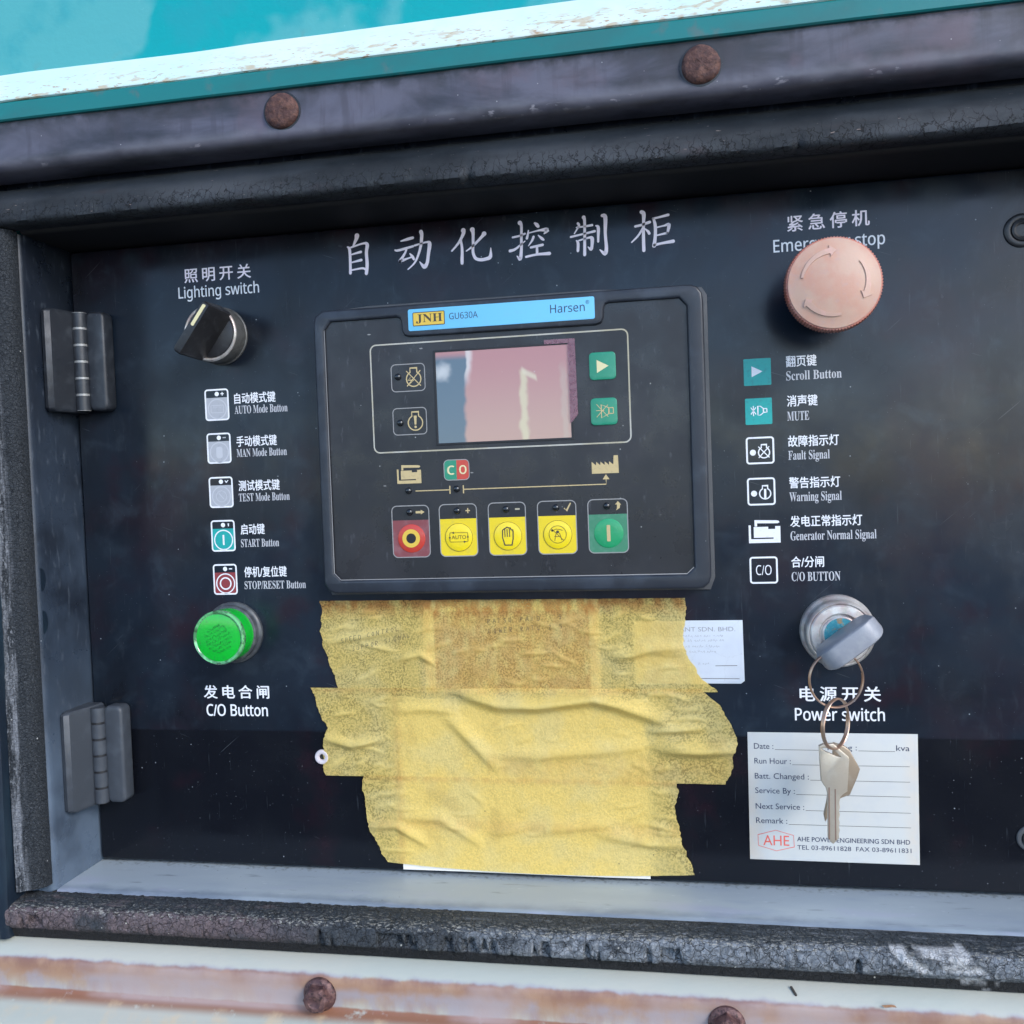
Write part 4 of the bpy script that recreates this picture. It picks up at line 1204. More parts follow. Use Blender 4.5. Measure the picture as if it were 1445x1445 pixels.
for o in t.children:                         # brighter light on this one is put into its colour
    if o.data.materials[0] in (MT['hinge'], MT['hinge_pin']):
        o.material_slots[0].link = 'OBJECT'
        o.material_slots[0].material = MT['blackp' if o.data.materials[0] == MT['hinge_pin'] else 'hinge_lit']

# ------------------------------------------------------------------ rotary lighting switch
SX, SZ = -132.8, 84.9
t = thing('rotary_switch', 'black rotary switch with pale pointer mark in a grey metal collar', 'switch', (SX, 0, SZ))
b = MB()
b.lathe(SX, SZ, [(13.2, 0), (13.2, 1), (12.9, 1.2), (12.9, 9.2), (12.7, 9.9)], 'steel_dark', 72, cap=False,
        wob=lambda a, r, d: r * (1 + (.004 * math.sin(60 * a) if 1.2 < d < 9.3 else 0)))
b.build('collar', t, 35)
b = MB()
b.lathe(SX, SZ, [(12.75, 9.6), (12.6, 10.3), (12.1, 10.7), (11.5, 10.5), (11.0, 9.6), (11.0, 8.4)], 'silver', 72, cap=False)
b.build('collar_lip', t, 40)
b = MB()
b.lathe(SX, SZ, [(11.1, 8.3), (10.8, 9.6), (10.3, 9.9), (.01, 9.9)], 'blackp', 48)
b.build('insert', t, 35)
ang = math.radians(53)
u = (math.cos(ang), math.sin(ang))
w = (-u[1], u[0])
def hp(a, c, d):
    return (SX + u[0] * a + w[0] * c, d, SZ + u[1] * a + w[1] * c)
b = MB()
sec = [(-4.6, 9.7), (-4.3, 14), (-3.2, 20), (-2.2, 26.2), (-1.9, 26.9), (0, 27), (1.9, 26.9), (2.2, 26.2), (3.2, 20), (4.3, 14), (4.6, 9.7)]
st = [(-12.8, .55, .9), (-12.2, .8, .97), (-10.5, .95, 1), (10.5, .95, 1), (12.2, .8, .97), (12.8, .55, .9)]
m = len(sec)
vs = [hp(a, c * kw, 9.7 + (d - 9.7) * kd) for a, kw, kd in st for c, d in sec]
fs = [(i * m + k, i * m + k + 1, (i + 1) * m + k + 1, (i + 1) * m + k) for i in range(len(st) - 1) for k in range(m - 1)]
fs += [tuple(range(m)), tuple((len(st) - 1) * m + k for k in range(m))[::-1]]
b.add(vs, fs, 'blackp')
lever = b.build('lever', t, 24, weld=True, bevel=0)
b = MB()
q = [(1.4, -.75), (11.2, -.75), (11.6, -.35), (11.6, .35), (11.2, .75), (1.4, .75), (1.0, .35), (1.0, -.35)]
n = len(q)
b.add([hp(a, c, 27.15) for a, c in q] + [hp(a, c, 26.7) for a, c in q], [tuple(range(n))] + [(i + n, (i + 1) % n + n, (i + 1) % n, i) for i in range(n)], 'pointer')
b.build('pointer_mark', lever)

# ------------------------------------------------------------------ green push button
GX, GZ = -133.0, -51.8
t = thing('push_button', 'lit-looking green round push button with tiny dark lettering, under the mode legends', 'button', (GX, 0, GZ))
b = MB()
b.lathe(GX, GZ, [(14.2, 0), (14.2, 1.4), (13.6, 2.2), (13.0, 2.4), (12.9, 5.0), (12.3, 5.4)], 'lens_base', 64)
b.build('collar', t, 35)
b = MB()
b.lathe(GX, GZ, [(12.0, 4.6), (12.1, 12), (12.0, 13.4)], 'lens', 64)
b.lathe(GX, GZ, [(12.05, 13.0), (12.25, 14.6), (12.15, 15.6), (11.7, 16.2), (11.1, 16.0), (10.7, 15.4)], 'lens_rim', 64)
b.build('lens_ring', t, 40)
b = MB()
b.lathe(GX, GZ, [(10.9, 14.6), (10.6, 15.5), (8, 15.9), (4, 16.1), (.01, 16.15)], 'lens', 64)
cap = b.build('lens_cap', t, 50)
b = MB()
rt = math.radians(27)
for r in range(7):
    zz = 5.4 - r * 1.8
    half = [3.0, 5.2, 5.8, 6.0, 6.0, 5.0, 3.6][r]
    x = -half
    while x < half:
        for k in range(random.choice((1, 2, 2))):
            x0_, z0_ = x + random.uniform(0, .25), zz + random.choice((-.5, 0, .5))
            x1_, z1_ = x + random.uniform(.3, .6), zz + random.choice((-.5, 0, .5))
            if abs(x1_ - x0_) + abs(z1_ - z0_) < .35:
                z1_ += .6
            P = [(GX + .3 + px_ * math.cos(rt) - pz_ * math.sin(rt), GZ - .5 + px_ * math.sin(rt) + pz_ * math.cos(rt)) for px_, pz_ in ((x0_, z0_), (x1_, z1_))]
            b.line(P, .17, 16.24, 'lens_text')
        x += .85
b.build('lettering', cap)

# ------------------------------------------------------------------ emergency stop
EX, EZ = 132.3, 83.8
t = thing('emergency_button', 'large sun-faded pink mushroom button with three moulded turning arrows', 'button', (EX, 0, EZ))
b = MB()
b.lathe(EX, EZ, [(13.5, 0), (13.5, 2), (11.5, 3), (9.5, 4), (9.5, 16), (12, 18)], 'greyp', 48)
b.build('stem', t, 35)
b = MB()
NS = 96
b.lathe(EX, EZ, [(12, 17.6), (15.2, 18.4), (17.0, 20.2), (17.75, 22), (17.8, 27.2), (17.5, 27.9), (17.0, 28.0)], 'pink_rim', NS * 2,
        wob=lambda a, r, d: r * (1 + (.013 * (1 if int(a / 6.283185 * NS * 2 + .5) % 2 else -1) if d > 19.9 else 0)))
b.build('serrated_rim', t, 25)
def dome(r):
    return 28.2 + 2.9 * (1 - (r / 17.3) ** 2) if r < 15.0 else 28.2 + 2.9 * (1 - (15.0 / 17.3) ** 2) - (r - 15.0) * .2
b = MB()
pr = [(17.1, 27.0), (17.05, 27.7)] + [(r, dome(r)) for r in (16.9, 16.2, 15.4, 14.4, 13, 11, 9, 7, 5, 3, 1.2, .01)]
b.lathe(EX, EZ, pr, 'pink', 96)
capm = b.build('mushroom_cap', t, 60)
for a0, a1 in ((168, 86), (40, -32), (-80, -153)):
    b = MB()
    n = 22
    L = []
    for i in range(n + 1):
        a = math.radians(a0 + (a1 - a0) * i / n * .86)
        hw = .45 + .62 * (i / n)
        L.append((a, 12.1 - hw, 12.1 + hw))
    ah = math.radians(a0 + (a1 - a0) * .86)
    tip = math.radians(a1)
    rows = [(a, r0, r1) for a, r0, r1 in L] + [(ah, 12.1 - 2.2, 12.1 + 2.2), ((ah + tip) / 2, 12.1 - 1.1, 12.1 + 1.1), (tip, 12.08, 12.12)]
    vs, fs = [], []
    for a, r0, r1 in rows:
        for r, h in ((r0 - .12, -.1), (r0, .42), (r1, .42), (r1 + .12, -.1)):
            vs.append((EX + r * math.cos(a), dome(r) + h, EZ + r * math.sin(a)))
    for i in range(len(rows) - 1):
        for k in range(3):
            fs.append((i * 4 + k, i * 4 + k + 1, (i + 1) * 4 + k + 1, (i + 1) * 4 + k))
    b.add(vs, fs, 'pink_mark')
    b.build('arrow', capm, 40, weld=True)

# ------------------------------------------------------------------ key switch
LX, LZ = 134.6, -53.2
t = thing('key_switch', 'silver ringed key switch with oxidised blue core', 'key switch', (LX, 0, LZ))
b = MB()
b.lathe(LX, LZ, [(15.0, 0), (15.0, 2.0), (14.6, 3.0), (13.9, 3.6), (13.6, 4.2), (13.6, 8), (13.2, 9.2), (12.6, 9.8), (12.2, 9.6), (12.0, 8.9)], 'silver', 72)
b.build('outer_ring', t, 28)
b = MB()
b.lathe(LX, LZ, [(12.1, 8.8), (11.9, 9.6), (11.4, 10.1), (8.6, 10.3), (8.2, 10.0), (8.0, 9.0)], 'silver', 72)
b.build('inner_ring', t, 28)
b = MB()
b.lathe(LX, LZ, [(7.4, 8.4), (7.3, 9.6), (6.9, 9.9)], 'silver', 48)
b.lathe(LX, LZ, [(6.95, 9.4), (6.6, 9.9), (3, 10.1), (.01, 10.1)], 'verdigris', 48)
b.build('lock_core', t, 28)

ka = math.radians(37)
ku = (math.cos(ka), math.sin(ka))
kw_ = (-ku[1], ku[0])
kt = thing('switch_key', 'key with grey plastic cover turned in the key switch', 'key', (LX, 10, LZ))
b = MB()
ol = rrect(-13.2, 13.2, 13.0, 35.5, 7.5, 6)
ol = [(a * (1 if c > 24 else .93), c) for a, c in ol]
for_h = [(3.9, .90), (4.1, .96), (3.6, 1.0)]
lay = [(-3.4, .92), (-3.0, .98), (-2.2, 1.0), (2.2, 1.0), (3.0, .98), (3.4, .92)]
m = len(ol)
vs = []
for c, s_ in lay:
    for a, d in ol:
        aa, dd = a * s_, 24.2 + (d - 24.2) * s_
        taper = .82 + .18 * min(1, max(0, (dd - 12) / 10)) + (.22 if dd > 30 else 0) * min(1, (dd - 30) / 3)
        vs.append((LX + ku[0] * aa + kw_[0] * c * taper, dd, LZ + ku[1] * aa + kw_[1] * c * taper))
fs = [(i * m + k, (i + 1) * m + k, (i + 1) * m + (k + 1) % m, i * m + (k + 1) % m) for i in range(len(lay) - 1) for k in range(m)]
fs += [tuple(range(m))[::-1], tuple((len(lay) - 1) * m + k for k in range(m))]
b.add(vs, fs, 'keycap')
b.build('key_cover', kt, 35, weld=True)
b = MB()
vs = [(LX + ku[0] * a + kw_[0] * c, d, LZ + ku[1] * a + kw_[1] * c) for a in (-4, 4) for c in (-1.1, 1.1) for d in (9, 15)]
b.add(vs, [(0, 1, 3, 2), (4, 6, 7, 5), (0, 4, 5, 1), (2, 3, 7, 6), (0, 2, 6, 4), (1, 5, 7, 3)], 'copper')
b.build('key_blade', kt)

def wire_ring(name, c, rx, rz, yaw, tilt, thick, label, turns=1.9):
    """split ring: a flat wire wound almost twice"""
    b = MB()
    n = int(60 * turns)
    M = Matrix.Rotation(yaw, 3, 'Z') @ Matrix.Rotation(tilt, 3, 'Y')
    vs = []
    k = 8
    for i in range(n + 1):
        a = 2 * math.pi * turns * i / n + .9
        off = (i / n - .5) * thick * 1.25
        for j in range(k):
            q = 2 * math.pi * j / k
            rr = thick * .42 * math.cos(q)
            p = Vector(((rx + rr) * math.cos(a), off + thick * .62 * math.sin(q), (rz + rr) * math.sin(a)))
            p = M @ p
            vs.append((c[0] + p.x, c[1] - p.y, c[2] + p.z))
    fs = [(i * k + j, i * k + (j + 1) % k, (i + 1) * k + (j + 1) % k, (i + 1) * k + j) for i in range(n) for j in range(k)]
    b.add(vs, fs, 'copper')
    o = b.build(name, None, 60, weld=True)
    tag(o, label, 'key ring', 'split rings on the key')
    return o
wire_ring('key_ring', (129.0, 30.5, -66.9), 10.2, 10.8, .15, .1, .95, 'larger copper coloured split ring hanging from the grey covered key')
wire_ring('key_ring', (128.6, 29.2, -84.4), 9.2, 9.6, math.radians(50), .12, .95, 'smaller split ring hanging from the larger ring, holding two keys')
t = thing('flat_key', 'front nickel key, pale and upright on the small ring', 'key', (129, 28, -96), 'loose keys on the ring')
curve_plate('key_plate', [KEY_A, KEY_A_HOLE], 26.9, 28.9, 'key', t, .25)
b = MB()
ga, gb_, gc, gd = KEY_A_GROOVE
b.line([ga, gb_], .55, 28.98, 'keygroove')
b.line([gc, gd], .5, 28.98, 'keygroove')
b.build('groove', t)
t = thing('flat_key', 'rear key tilted behind the front one, only its corner and tip showing', 'key', (129, 23, -96), 'loose keys on the ring')
curve_plate('key_plate', [KEY_B], 16.8, 19.2, 'key_rear', t, .45)

# ------------------------------------------------------------------ controller
ct = thing('generator_controller', 'black framed generator controller with pink display and coloured buttons', 'controller', (0, 0, 28))
outer = [(-79.6, 91.3), (79.0, 91.2), (81.9, 90.2), (83.8, 87.6), (84.2, 84), (84.2, -28.6), (83.4, -31.4), (81, -33.6), (78, -34.0), (-79, -33.6), (-82.2, -32.4), (-84.0, -29.4), (-84.2, -27), (-84.0, 85), (-83.2, 88.8)]
inner = [(-76.2, 86.2), (-46, 86.2)] + [(-44.6, 85.6), (-43.9, 84), (-43.8, 80.4), (-42.8, 78.2), (-40.6, 77.4), (40.2, 77.2), (42.4, 78), (43.5, 80.2), (43.7, 84), (44.4, 85.6), (45.8, 86.0)] + [(74.4, 86.0), (77.4, 82.6), (77.3, -24.8), (74.4, -27.6), (-76.4, -27.6), (-79.4, -24.4), (-79.2, 82.6)]
curve_plate('bezel', [outer, inner], .2, 10, 'bezel', ct, 1.2, 30)
g_ = MB()
curve_plate('gasket', [[(-62, 93.6), (40, 93.4), (60, 92.2), (84, 91.4), (86, 88), (86, -30), (84, -35.2), (-84, -35.0), (-86, -30), (-86, 88), (-82, 92.2)]], .02, 1.2, 'greyp', ct, .2)
FD = 8.4
b = MB()
b.poly([(-80, 87), (78.4, 87), (78.4, -28.6), (-80, -28.6)], FD, 'face')
face = b.build('faceplate', ct)
b = MB()
pl = [(-76.4, -27.5), (-79.35, -24.4), (-79.2, 82.6)]
b.line(pl, .28, 9.2, 'outline')  # light catching the bezel's inner edges, drawn as pale lines
b.line([(77.25, -24.8), (74.4, -27.5), (-76.4, -27.5)], .3, 9.2, 'outline')
b.build('lit_edge', ct)
curve_plate('brand_label', [rrect(-40.5, 39.9, 79.7, 89.0, .8)], 10.0, 10.2, 'blue', ct, .05)
b = MB()
b.poly(rrect(-38.4, -24.3, 81.7, 87.5, .3, 2), 10.25, 'label_yellow')
b.line(rrect(-38.3, -24.4, 81.8, 87.4, .3, 2), .32, 10.27, 'ink', closed=True)
b.build('logo_plate', ct)
text(serif('JNH'), -37.0, -25.3, 82.7, 3.9, 10.3, 'ink', ct)
text(sans('GU630A'), -22.3, -9.8, 83.6, 2.6, 10.25, 'navy_ink', ct, cap=.70)
text(sans('Harsen'), 21.3, 35.8, 83.2, 3.4, 10.25, 'navy_ink', ct, cap=.70)
text('®', 36.2, 37.8, 86.0, 1.6, 10.25, 'navy_ink', ct)
P1 = FD + .06
b = MB()
b.line(rrect(-58.7, 53.1, 28.0, 74.9, 2.6), .6, P1, 'goldline', closed=True)
b.build('printed_frame', ct)
for z0, z1, kind, zc in ((54.2, 65.9, 'cross', 59.4), (35.4, 46.9, 'mark', 40.4)):
    b = MB()
    b.line(rrect(-49.6, -34.6, z0, z1, 1.8), .38, P1, 'outline', closed=True)
    engine_icon(b, -39.6, zc, 3.25, P1, 'gold', .5, kind)
    if kind == 'cross':
        b.line([(-41, zc + .6), (-42.3, zc - .4), (-39.5, zc - .6), (-41.5, zc - 2)], .35, P1 + .03, 'gold')
    b.build('printed_icon', ct)
# the display and its film
curve_plate('display_mask', [rrect(-30.6, 29.4, 30.0, 71.0, .4), rrect(-29.5, 28.3, 31.0, 70.1, .2)], FD - .2, FD + .25, 'black', ct, .05)
dm = MB()
dsp = thing('tmp_holder', '', '', (-29.5, FD, 31.0))
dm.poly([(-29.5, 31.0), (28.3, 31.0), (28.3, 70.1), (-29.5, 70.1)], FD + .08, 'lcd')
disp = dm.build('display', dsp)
disp.parent = ct
disp.location = V(-29.5, FD, 31.0 - 28)
bpy.data.objects.remove(dsp)
b = MB()
b.poly([(18.0, 72.4), (31.0, 72.4), (31.4, 40.6), (28.9, 37.6), (28.0, 37.0), (28.0, 70.6), (18.0, 70.6)], FD + .6, 'film', .1)
b.build('protective_film', ct)
b = MB()
genset_icon(b, -48.9, -38.0, 14.1, 22.2, P1, 'gold')
b.build('printed_icon', ct)
b = MB()
b.line([(-40.8, 10.75), (-25.6, 10.75)], .42, P1, 'gold')
b.line([(-25.4, 12.5), (-25.4, 9.0)], .5, P1 + .01, 'gold')
b.line([(-19.4, 12.5), (-19.4, 9.0)], .5, P1 + .01, 'gold')
b.line([(-19.2, 10.75), (42.15, 10.75), (42.15, 13.0)], .42, P1, 'gold')
b.poly([(40.7, 12.8), (43.6, 12.8), (42.15, 14.9)], P1 + .01, 'gold')
b.build('printed_line', ct)
b = MB()
pts = [(36.3, 15.3), (36.3, 20.2)]
for k in range(5):
    x = 36.3 + k * 1.82
    pts += [(x + .08, 20.3), (x + 1.80, 18.8 if k < 4 else 18.9)]
pts += [(45.6, 22.7), (47.4, 22.7), (47.6, 15.3)]
b.poly(pts, P1, 'gold')
b.build('printed_icon', ct)
# CO push key
b = MB()
o_ = rrect(-27.6, -16.5, 14.9, 23.6, 1.9, 5)
b.poly([p for p in o_ if p[0] <= -22] + [(-22.05, 14.9), (-22.05, 23.6)] if False else [(-22.05, 23.6)] + [p for p in o_ if p[0] < -22.05] + [(-22.05, 14.9)], FD + .3, 'green_sq', .3)
b.poly([(-22.05, 14.9)] + [p for p in o_[18:] if p[0] > -22.05] + [p for p in o_[:6] if p[0] > -22.05] + [(-22.05, 23.6)], FD + .3, 'red_key', .3)
b.line(o_, .35, FD + .33, 'outline', closed=True)
k_ = b.build('button', ct)
text(sans('C'), -26.2, -23.0, 17.2, 4.0, FD + .36, 'pointer', k_, name='letter', bold=.03)
text(sans('O'), -20.9, -17.6, 17.3, 3.9, FD + .36, 'pointer', k_, name='letter', bold=.03)


def led(x, z, r=1.5):
    b = MB()
    b.lathe(x, z, [(r, FD - .3), (r, FD + .35), (r * .86, FD + .95), (r * .55, FD + 1.35), (.01, FD + 1.5)], 'led', 20)
    b.build('indicator', ct, 60)


for x, z in ((-46.6, 60.6), (-46.4, 40.6), (-43.9, 11.0), (-22.4, 11.0)):
    led(x, z)
for (z0, z1), kind in (((54.4, 65.9), 'play'), ((35.5, 46.8), 'horn')):
    bt = curve_plate('button', [rrect(36.7, 47.8, z0, z1, 1.7)], FD, FD + .7, 'green_sq', ct, .25)
    b = MB()
    if kind == 'play':
        b.poly([(39.9, z0 + 8.3), (39.9, z0 + 2.9), (44.8, z0 + 5.7)], FD + .74, 'pointer')
    else:
        b.line([(41.2, z0 + 8.5), (41.2, z0 + 3.0), (44.2, z0 + 4.6), (44.2, z0 + 7.2)], .32, FD + .74, 'gold', closed=True)
        b.line(rrect(44.4, 46.2, z0 + 4.7, z0 + 7.1, .05, 1), .32, FD + .745, 'gold', closed=True)
        b.line([(39.2, z0 + 8.8), (44.0, z0 + 3.4)], .28, FD + .75, 'gold')
        b.line([(39.2, z0 + 3.4), (44.0, z0 + 8.4)], .28, FD + .755, 'gold')
        b.line([(39.0, z0 + 6.1), (42.4, z0 + 6.1)], .28, FD + .76, 'gold')
    b.build('symbol', bt)

KEYS = [(-51.9, -35.2, 'stop'), (-30.5, -14.0, 'auto'), (-8.8, 7.35, 'man'), (12.6, 29.0, 'test'), (34.1, 50.6, 'start')]
for x0, x1, kind in KEYS:
    z1, z0, zs = 4.4, -18.1, -1.9
    cm, ck = {'stop': ('red', 'red_key'), 'start': ('green', 'green_key')}.get(kind, ('yellow', 'yellow_key'))
    o_ = rrect(x0, x1, z0, z1, 2.2, 5)
    cx = (x0 + x1) / 2 + (.15)
    b = MB()
    b.poly([p for p in o_ if p[1] < zs] + [(x1, zs), (x0, zs)] if False else [(x0, zs)] + [p for p in o_[12:] if p[1] < zs] + [(x1, zs)], FD + .25, cm, .25)
    b.line(o_, .42, FD + .28, 'outline', closed=True)
    bt = b.build('button', ct)
    b = MB()
    cz = -9.9
    b.lathe(cx, cz, [(6.2, FD + .24), (6.1, FD + .40), (5.7, FD + .52), (3, FD + .60), (.01, FD + .62)], ck, 48)
    dome_ = b.build('button_dome', bt, 40)
    T_ = FD + .67
    b = MB()
    if kind == 'stop':
        b.ring(cx - .1, cz + .05, 2.15, 4.0, T_, 'label_yellow', 36)
        b.disc(cx - .1, cz + .05, 2.2, T_ + .01, 'black', 28)
    elif kind == 'start':
        b.poly(rrect(cx - .75, cx + .75, cz - 3.4, cz + 3.5, .3, 2), T_, 'gold')
    else:
        b.ring(cx, cz, 5.95, 6.15, FD + .50, 'brown_ink', 48)
        if kind == 'auto':
            b.line(rrect(cx - 4.0, cx + 4.0, cz - 2.0, cz + 2.0, .4, 2), .24, T_, 'brown_ink', closed=True)
            for sx, sz, dx in ((-2.6, 2.0, -1), (2.6, -2.0, 1)):
                b.poly([(cx + sx + dx * .8, cz + sz), (cx + sx - dx * .5, cz + sz + .5), (cx + sx - dx * .5, cz + sz - .5)], T_ + .01, 'ink')
            for sx, dz in ((-4.0, -1), (4.0, 1)):
                b.poly([(cx + sx - .45, cz - dz * .2), (cx + sx + .45, cz - dz * .2), (cx + sx, cz + dz * 1.1)], T_ + .01, 'ink')
        elif kind == 'man':
            hp_ = [(-2.3, -.6), (-2.2, 2.6), (-1.7, 2.9), (-1.3, 3.2), (-.8, 3.3), (-.5, 3.7), (.2, 3.7), (.5, 3.4), (1.2, 3.4), (1.6, 2.6), (2.1, 2.6), (2.35, 1.8), (2.3, -1.2), (1.7, -3.9), (-1.4, -3.9)]
            b.line([(cx + p[0], cz + p[1]) for p in hp_], .5, T_, 'ink', closed=True)
            for fx in (-1.25, -.25, .8):
                b.line([(cx + fx, cz + 3.0), (cx + fx + .05, cz - .4)], .4, T_ + .01, 'ink')
        else:
            b.ring(cx, cz + .1, 3.55, 3.8, T_, 'brown_ink', 40)
            b.line([(cx - 2.6, cz + 2.6), (cx + 2.5, cz - 2.5)], .26, T_ + .01, 'brown_ink')
            b.line([(cx - 1.3, cz - 2.6), (cx - .9, cz - .2), (cx - .3, cz + 1.0), (cx + .8, cz + .6), (cx + 1.2, cz - .6), (cx + 1.7, cz - 2.4)], .3, T_ + .015, 'brown_ink')
            b.line([(cx - 2.5, cz + 1.6), (cx - .6, cz + 2.4), (cx + .8, cz + 2.2), (cx + 2.2, cz + 1.7)], .28, T_ + .02, 'brown_ink')
            b.disc(cx, cz + 1.2, .65, T_ + .02, 'ink', 10)
            b.disc(cx - 2.2, cz + 1.8, .5, T_ + .02, 'ink', 8)
            b.line([(cx - 1.4, cz - .8), (cx + 1.0, cz - .8)], .28, T_ + .025, 'brown_ink')
    b.build('symbol', dome_)
    if kind == 'auto':
        text('AUTO', cx - 3.2, cx + 3.2, cz - .8, 1.7, T_ + .02, 'brown_ink', bt, name='letter', bold=.01)
    led((x0 + x1) / 2 - .3, 1.6)
    b = MB()
    ax, az = (x0 + x1) / 2 + 4.4, 1.5
    if kind == 'stop':
        b.poly([(ax - 2.0, az + .5), (ax + .3, az + .5), (ax + .3, az + 1.0), (ax + 2.0, az), (ax + .3, az - 1.0), (ax + .3, az - .5), (ax - 2.0, az - .5)], FD + .1, 'gold')
    elif kind == 'auto':
        b.line([(ax - 1, az), (ax + 1, az)], .5, FD + .1, 'gold')
        b.line([(ax, az - 1.1), (ax, az + 1.1)], .5, FD + .11, 'gold')
    elif kind == 'man':
        b.line([(ax - .8, az), (ax + 1.2, az)], .7, FD + .1, 'goldline')
    elif kind == 'test':
        b.line([(ax - 1.2, az - .2), (ax - .2, az - 1.4), (ax + 1.6, az + 1.9)], .5, FD + .1, 'gold')
    else:
        b.poly([(ax, az + 2.0), (ax - 1.2, az + .6), (ax - .4, az + .6), (ax - .5, az - 1.0), (ax - .9, az - 1.9), (ax + .7, az - .9), (ax + .9, az + .5), (ax + 1.4, az + .4)], FD + .1, 'gold')
    b.build('printed_icon', ct)

# ------------------------------------------------------------------ papers and stickers on the door
b = MB()
pw = [(-56.2, -80), (54.9, -79)]
def sheet(name, x0, x1, z0, z1, d, key, nx, nz, dz=None):
    b = MB()
    vs, fs = [], []
    for j in range(nz + 1):
        for i in range(nx + 1):
            x, z = x0 + (x1 - x0) * i / nx, z0 + (z1 - z0) * j / nz
            vs.append((x, d + (dz(x, z) if dz else 0), z))
    for j in range(nz):
        for i in range(nx):
            a = j * (nx + 1) + i
            fs.append((a, a + 1, a + nx + 2, a + nx + 1))
    b.add(vs, fs, key)
    return b.build(name, None, 60)
o = sheet('paper_sheet', -56.0, 54.9, -160.5, -84.0, .35, 'paper', 24, 16, lambda x, z: .15 + .15 * math.sin(x * .06))
tag(o, 'white paper sheet taped over, its bottom edge showing under the tape', 'paper')
o = sheet('note_card', -42.0, 36.5, -79.4, -39.0, .30, 'paper', 12, 8)
tag(o, 'pale backing sheet under the top tape, edging the browned card', 'paper')
o = sheet('note_card', -37.5, 32.0, -78.6, -43.4, .50, 'kraft', 12, 8)
tag(o, 'browned card showing darkly through the middle of the top tape', 'card')
st = thing('white_sticker', 'white sticker with grey print half under the top tape', 'sticker', (74, .2, -62))
curve_plate('sticker_sheet', [[(51.6, -48.4), (96.7, -48.5), (96.9, -74.2), (95.4, -75.4), (51.6, -75.3)]], .05, .3, 'white_card', st, .03)
text('CONSULTANT SDN. BHD.', 55.5, 93.6, -53.1, 1.9, .36, 'grey_ink', st, cap=.70)
b = MB()
for zc, x0, x1 in ((-55.6, 63, 88), (-57.6, 61, 89), (-60.0, 70, 86.5), (-62.3, 68, 86), (-67.5, 78, 83), (-73.0, 54, 72)):
    x = x0
    while x < x1:
        b.line([(x, zc + random.uniform(0, .5)), (x + random.uniform(.3, .6), zc + random.uniform(.6, 1.2)), (x + random.uniform(.5, .9), zc + random.uniform(-.1, .6))], .13, .36, 'grey_ink')
        x += random.choice((.95, 1.05, 1.1, 1.7))
b.build('faded_print', st)
b = MB()
b.line([(85, -67.8), (94, -67.7)], .22, .36, 'ink')
b.line([(74, -73.2), (94.8, -73.3)], .22, .36, 'ink')
b.build('ruled_line', st)

sv = thing('service_label', 'cream service record label with blank ruled lines and red hexagon logo', 'label', (131, .2, -123))
curve_plate('label_sheet', [[(97.4, -96.0), (165.1, -96.1), (164.8, -150.4), (97.0, -150.3)]], .05, .3, 'service', sv, .03)
MT_ = .36
rows = [('Date :', -103.0, 107.8), ('Run Hour :', -109.3, 114.7), ('Batt. Changed :', -115.7, 121.8), ('Service By :', -121.9, 116.0), ('Next Service :', -128.6, 119.6), ('Remark :', -134.7, 112.6)]
for s, z, x1 in rows:
    text(s, 99.9, x1, z, 2.45, MT_, 'navy_ink', sv, cap=.70)
    b = MB()
    b.line([(x1 + .6, z - .25), (128.6 if s == 'Date :' else 161.7, z - .3)], .17, MT_, 'ink')
    b.build('ruled_line', sv)
text('Rating :', 129.6, 141.2, -103.1, 2.3, MT_, 'navy_ink', sv, cap=.70)
text('kva', 156.6, 161.8, -103.1, 2.5, MT_, 'navy_ink', sv, cap=.73)
b = MB()
b.line([(141.8, -103.3), (156.2, -103.4)], .17, MT_, 'ink')
b.build('ruled_line', sv)
b = MB()
b.line([(107.8, -137.6), (115.0, -139.6), (115.2, -144.5), (107.9, -146.4), (100.6, -144.3), (100.5, -139.7)], .22, MT_, 'red_ink', closed=True)
b.build('logo_outline', sv)
text('AHE', 102.6, 113.2, -144.1, 4.3, MT_, 'red_ink', sv)
text('AHE POWER ENGINEERING SDN BHD', 116.4, 161.2, -142.0, 1.95, MT_, 'navy_ink', sv, cap=.70, bold=.008)
text('TEL 03-89611828  FAX 03-89611831', 116.4, 161.6, -145.5, 1.9, MT_, 'navy_ink', sv, cap=.70)

# ------------------------------------------------------------------ masking tape
def seg_d(px, pz, P):
    best, bt = 1e9, 0
    n = len(P) - 1
    for i in range(n):
        ax, az = P[i]
        bx, bz = P[i + 1]
        L2 = (bx - ax) ** 2 + (bz - az) ** 2
        t = max(0, min(1, ((px - ax) * (bx - ax) + (pz - az) * (bz - az)) / L2))
        dz = pz - az - t * (bz - az)
        d = math.hypot(px - ax - t * (bx - ax), dz)
        if d < best:
            best, bt, sg = d, (i + t) / n, dz
    return best, bt, sg


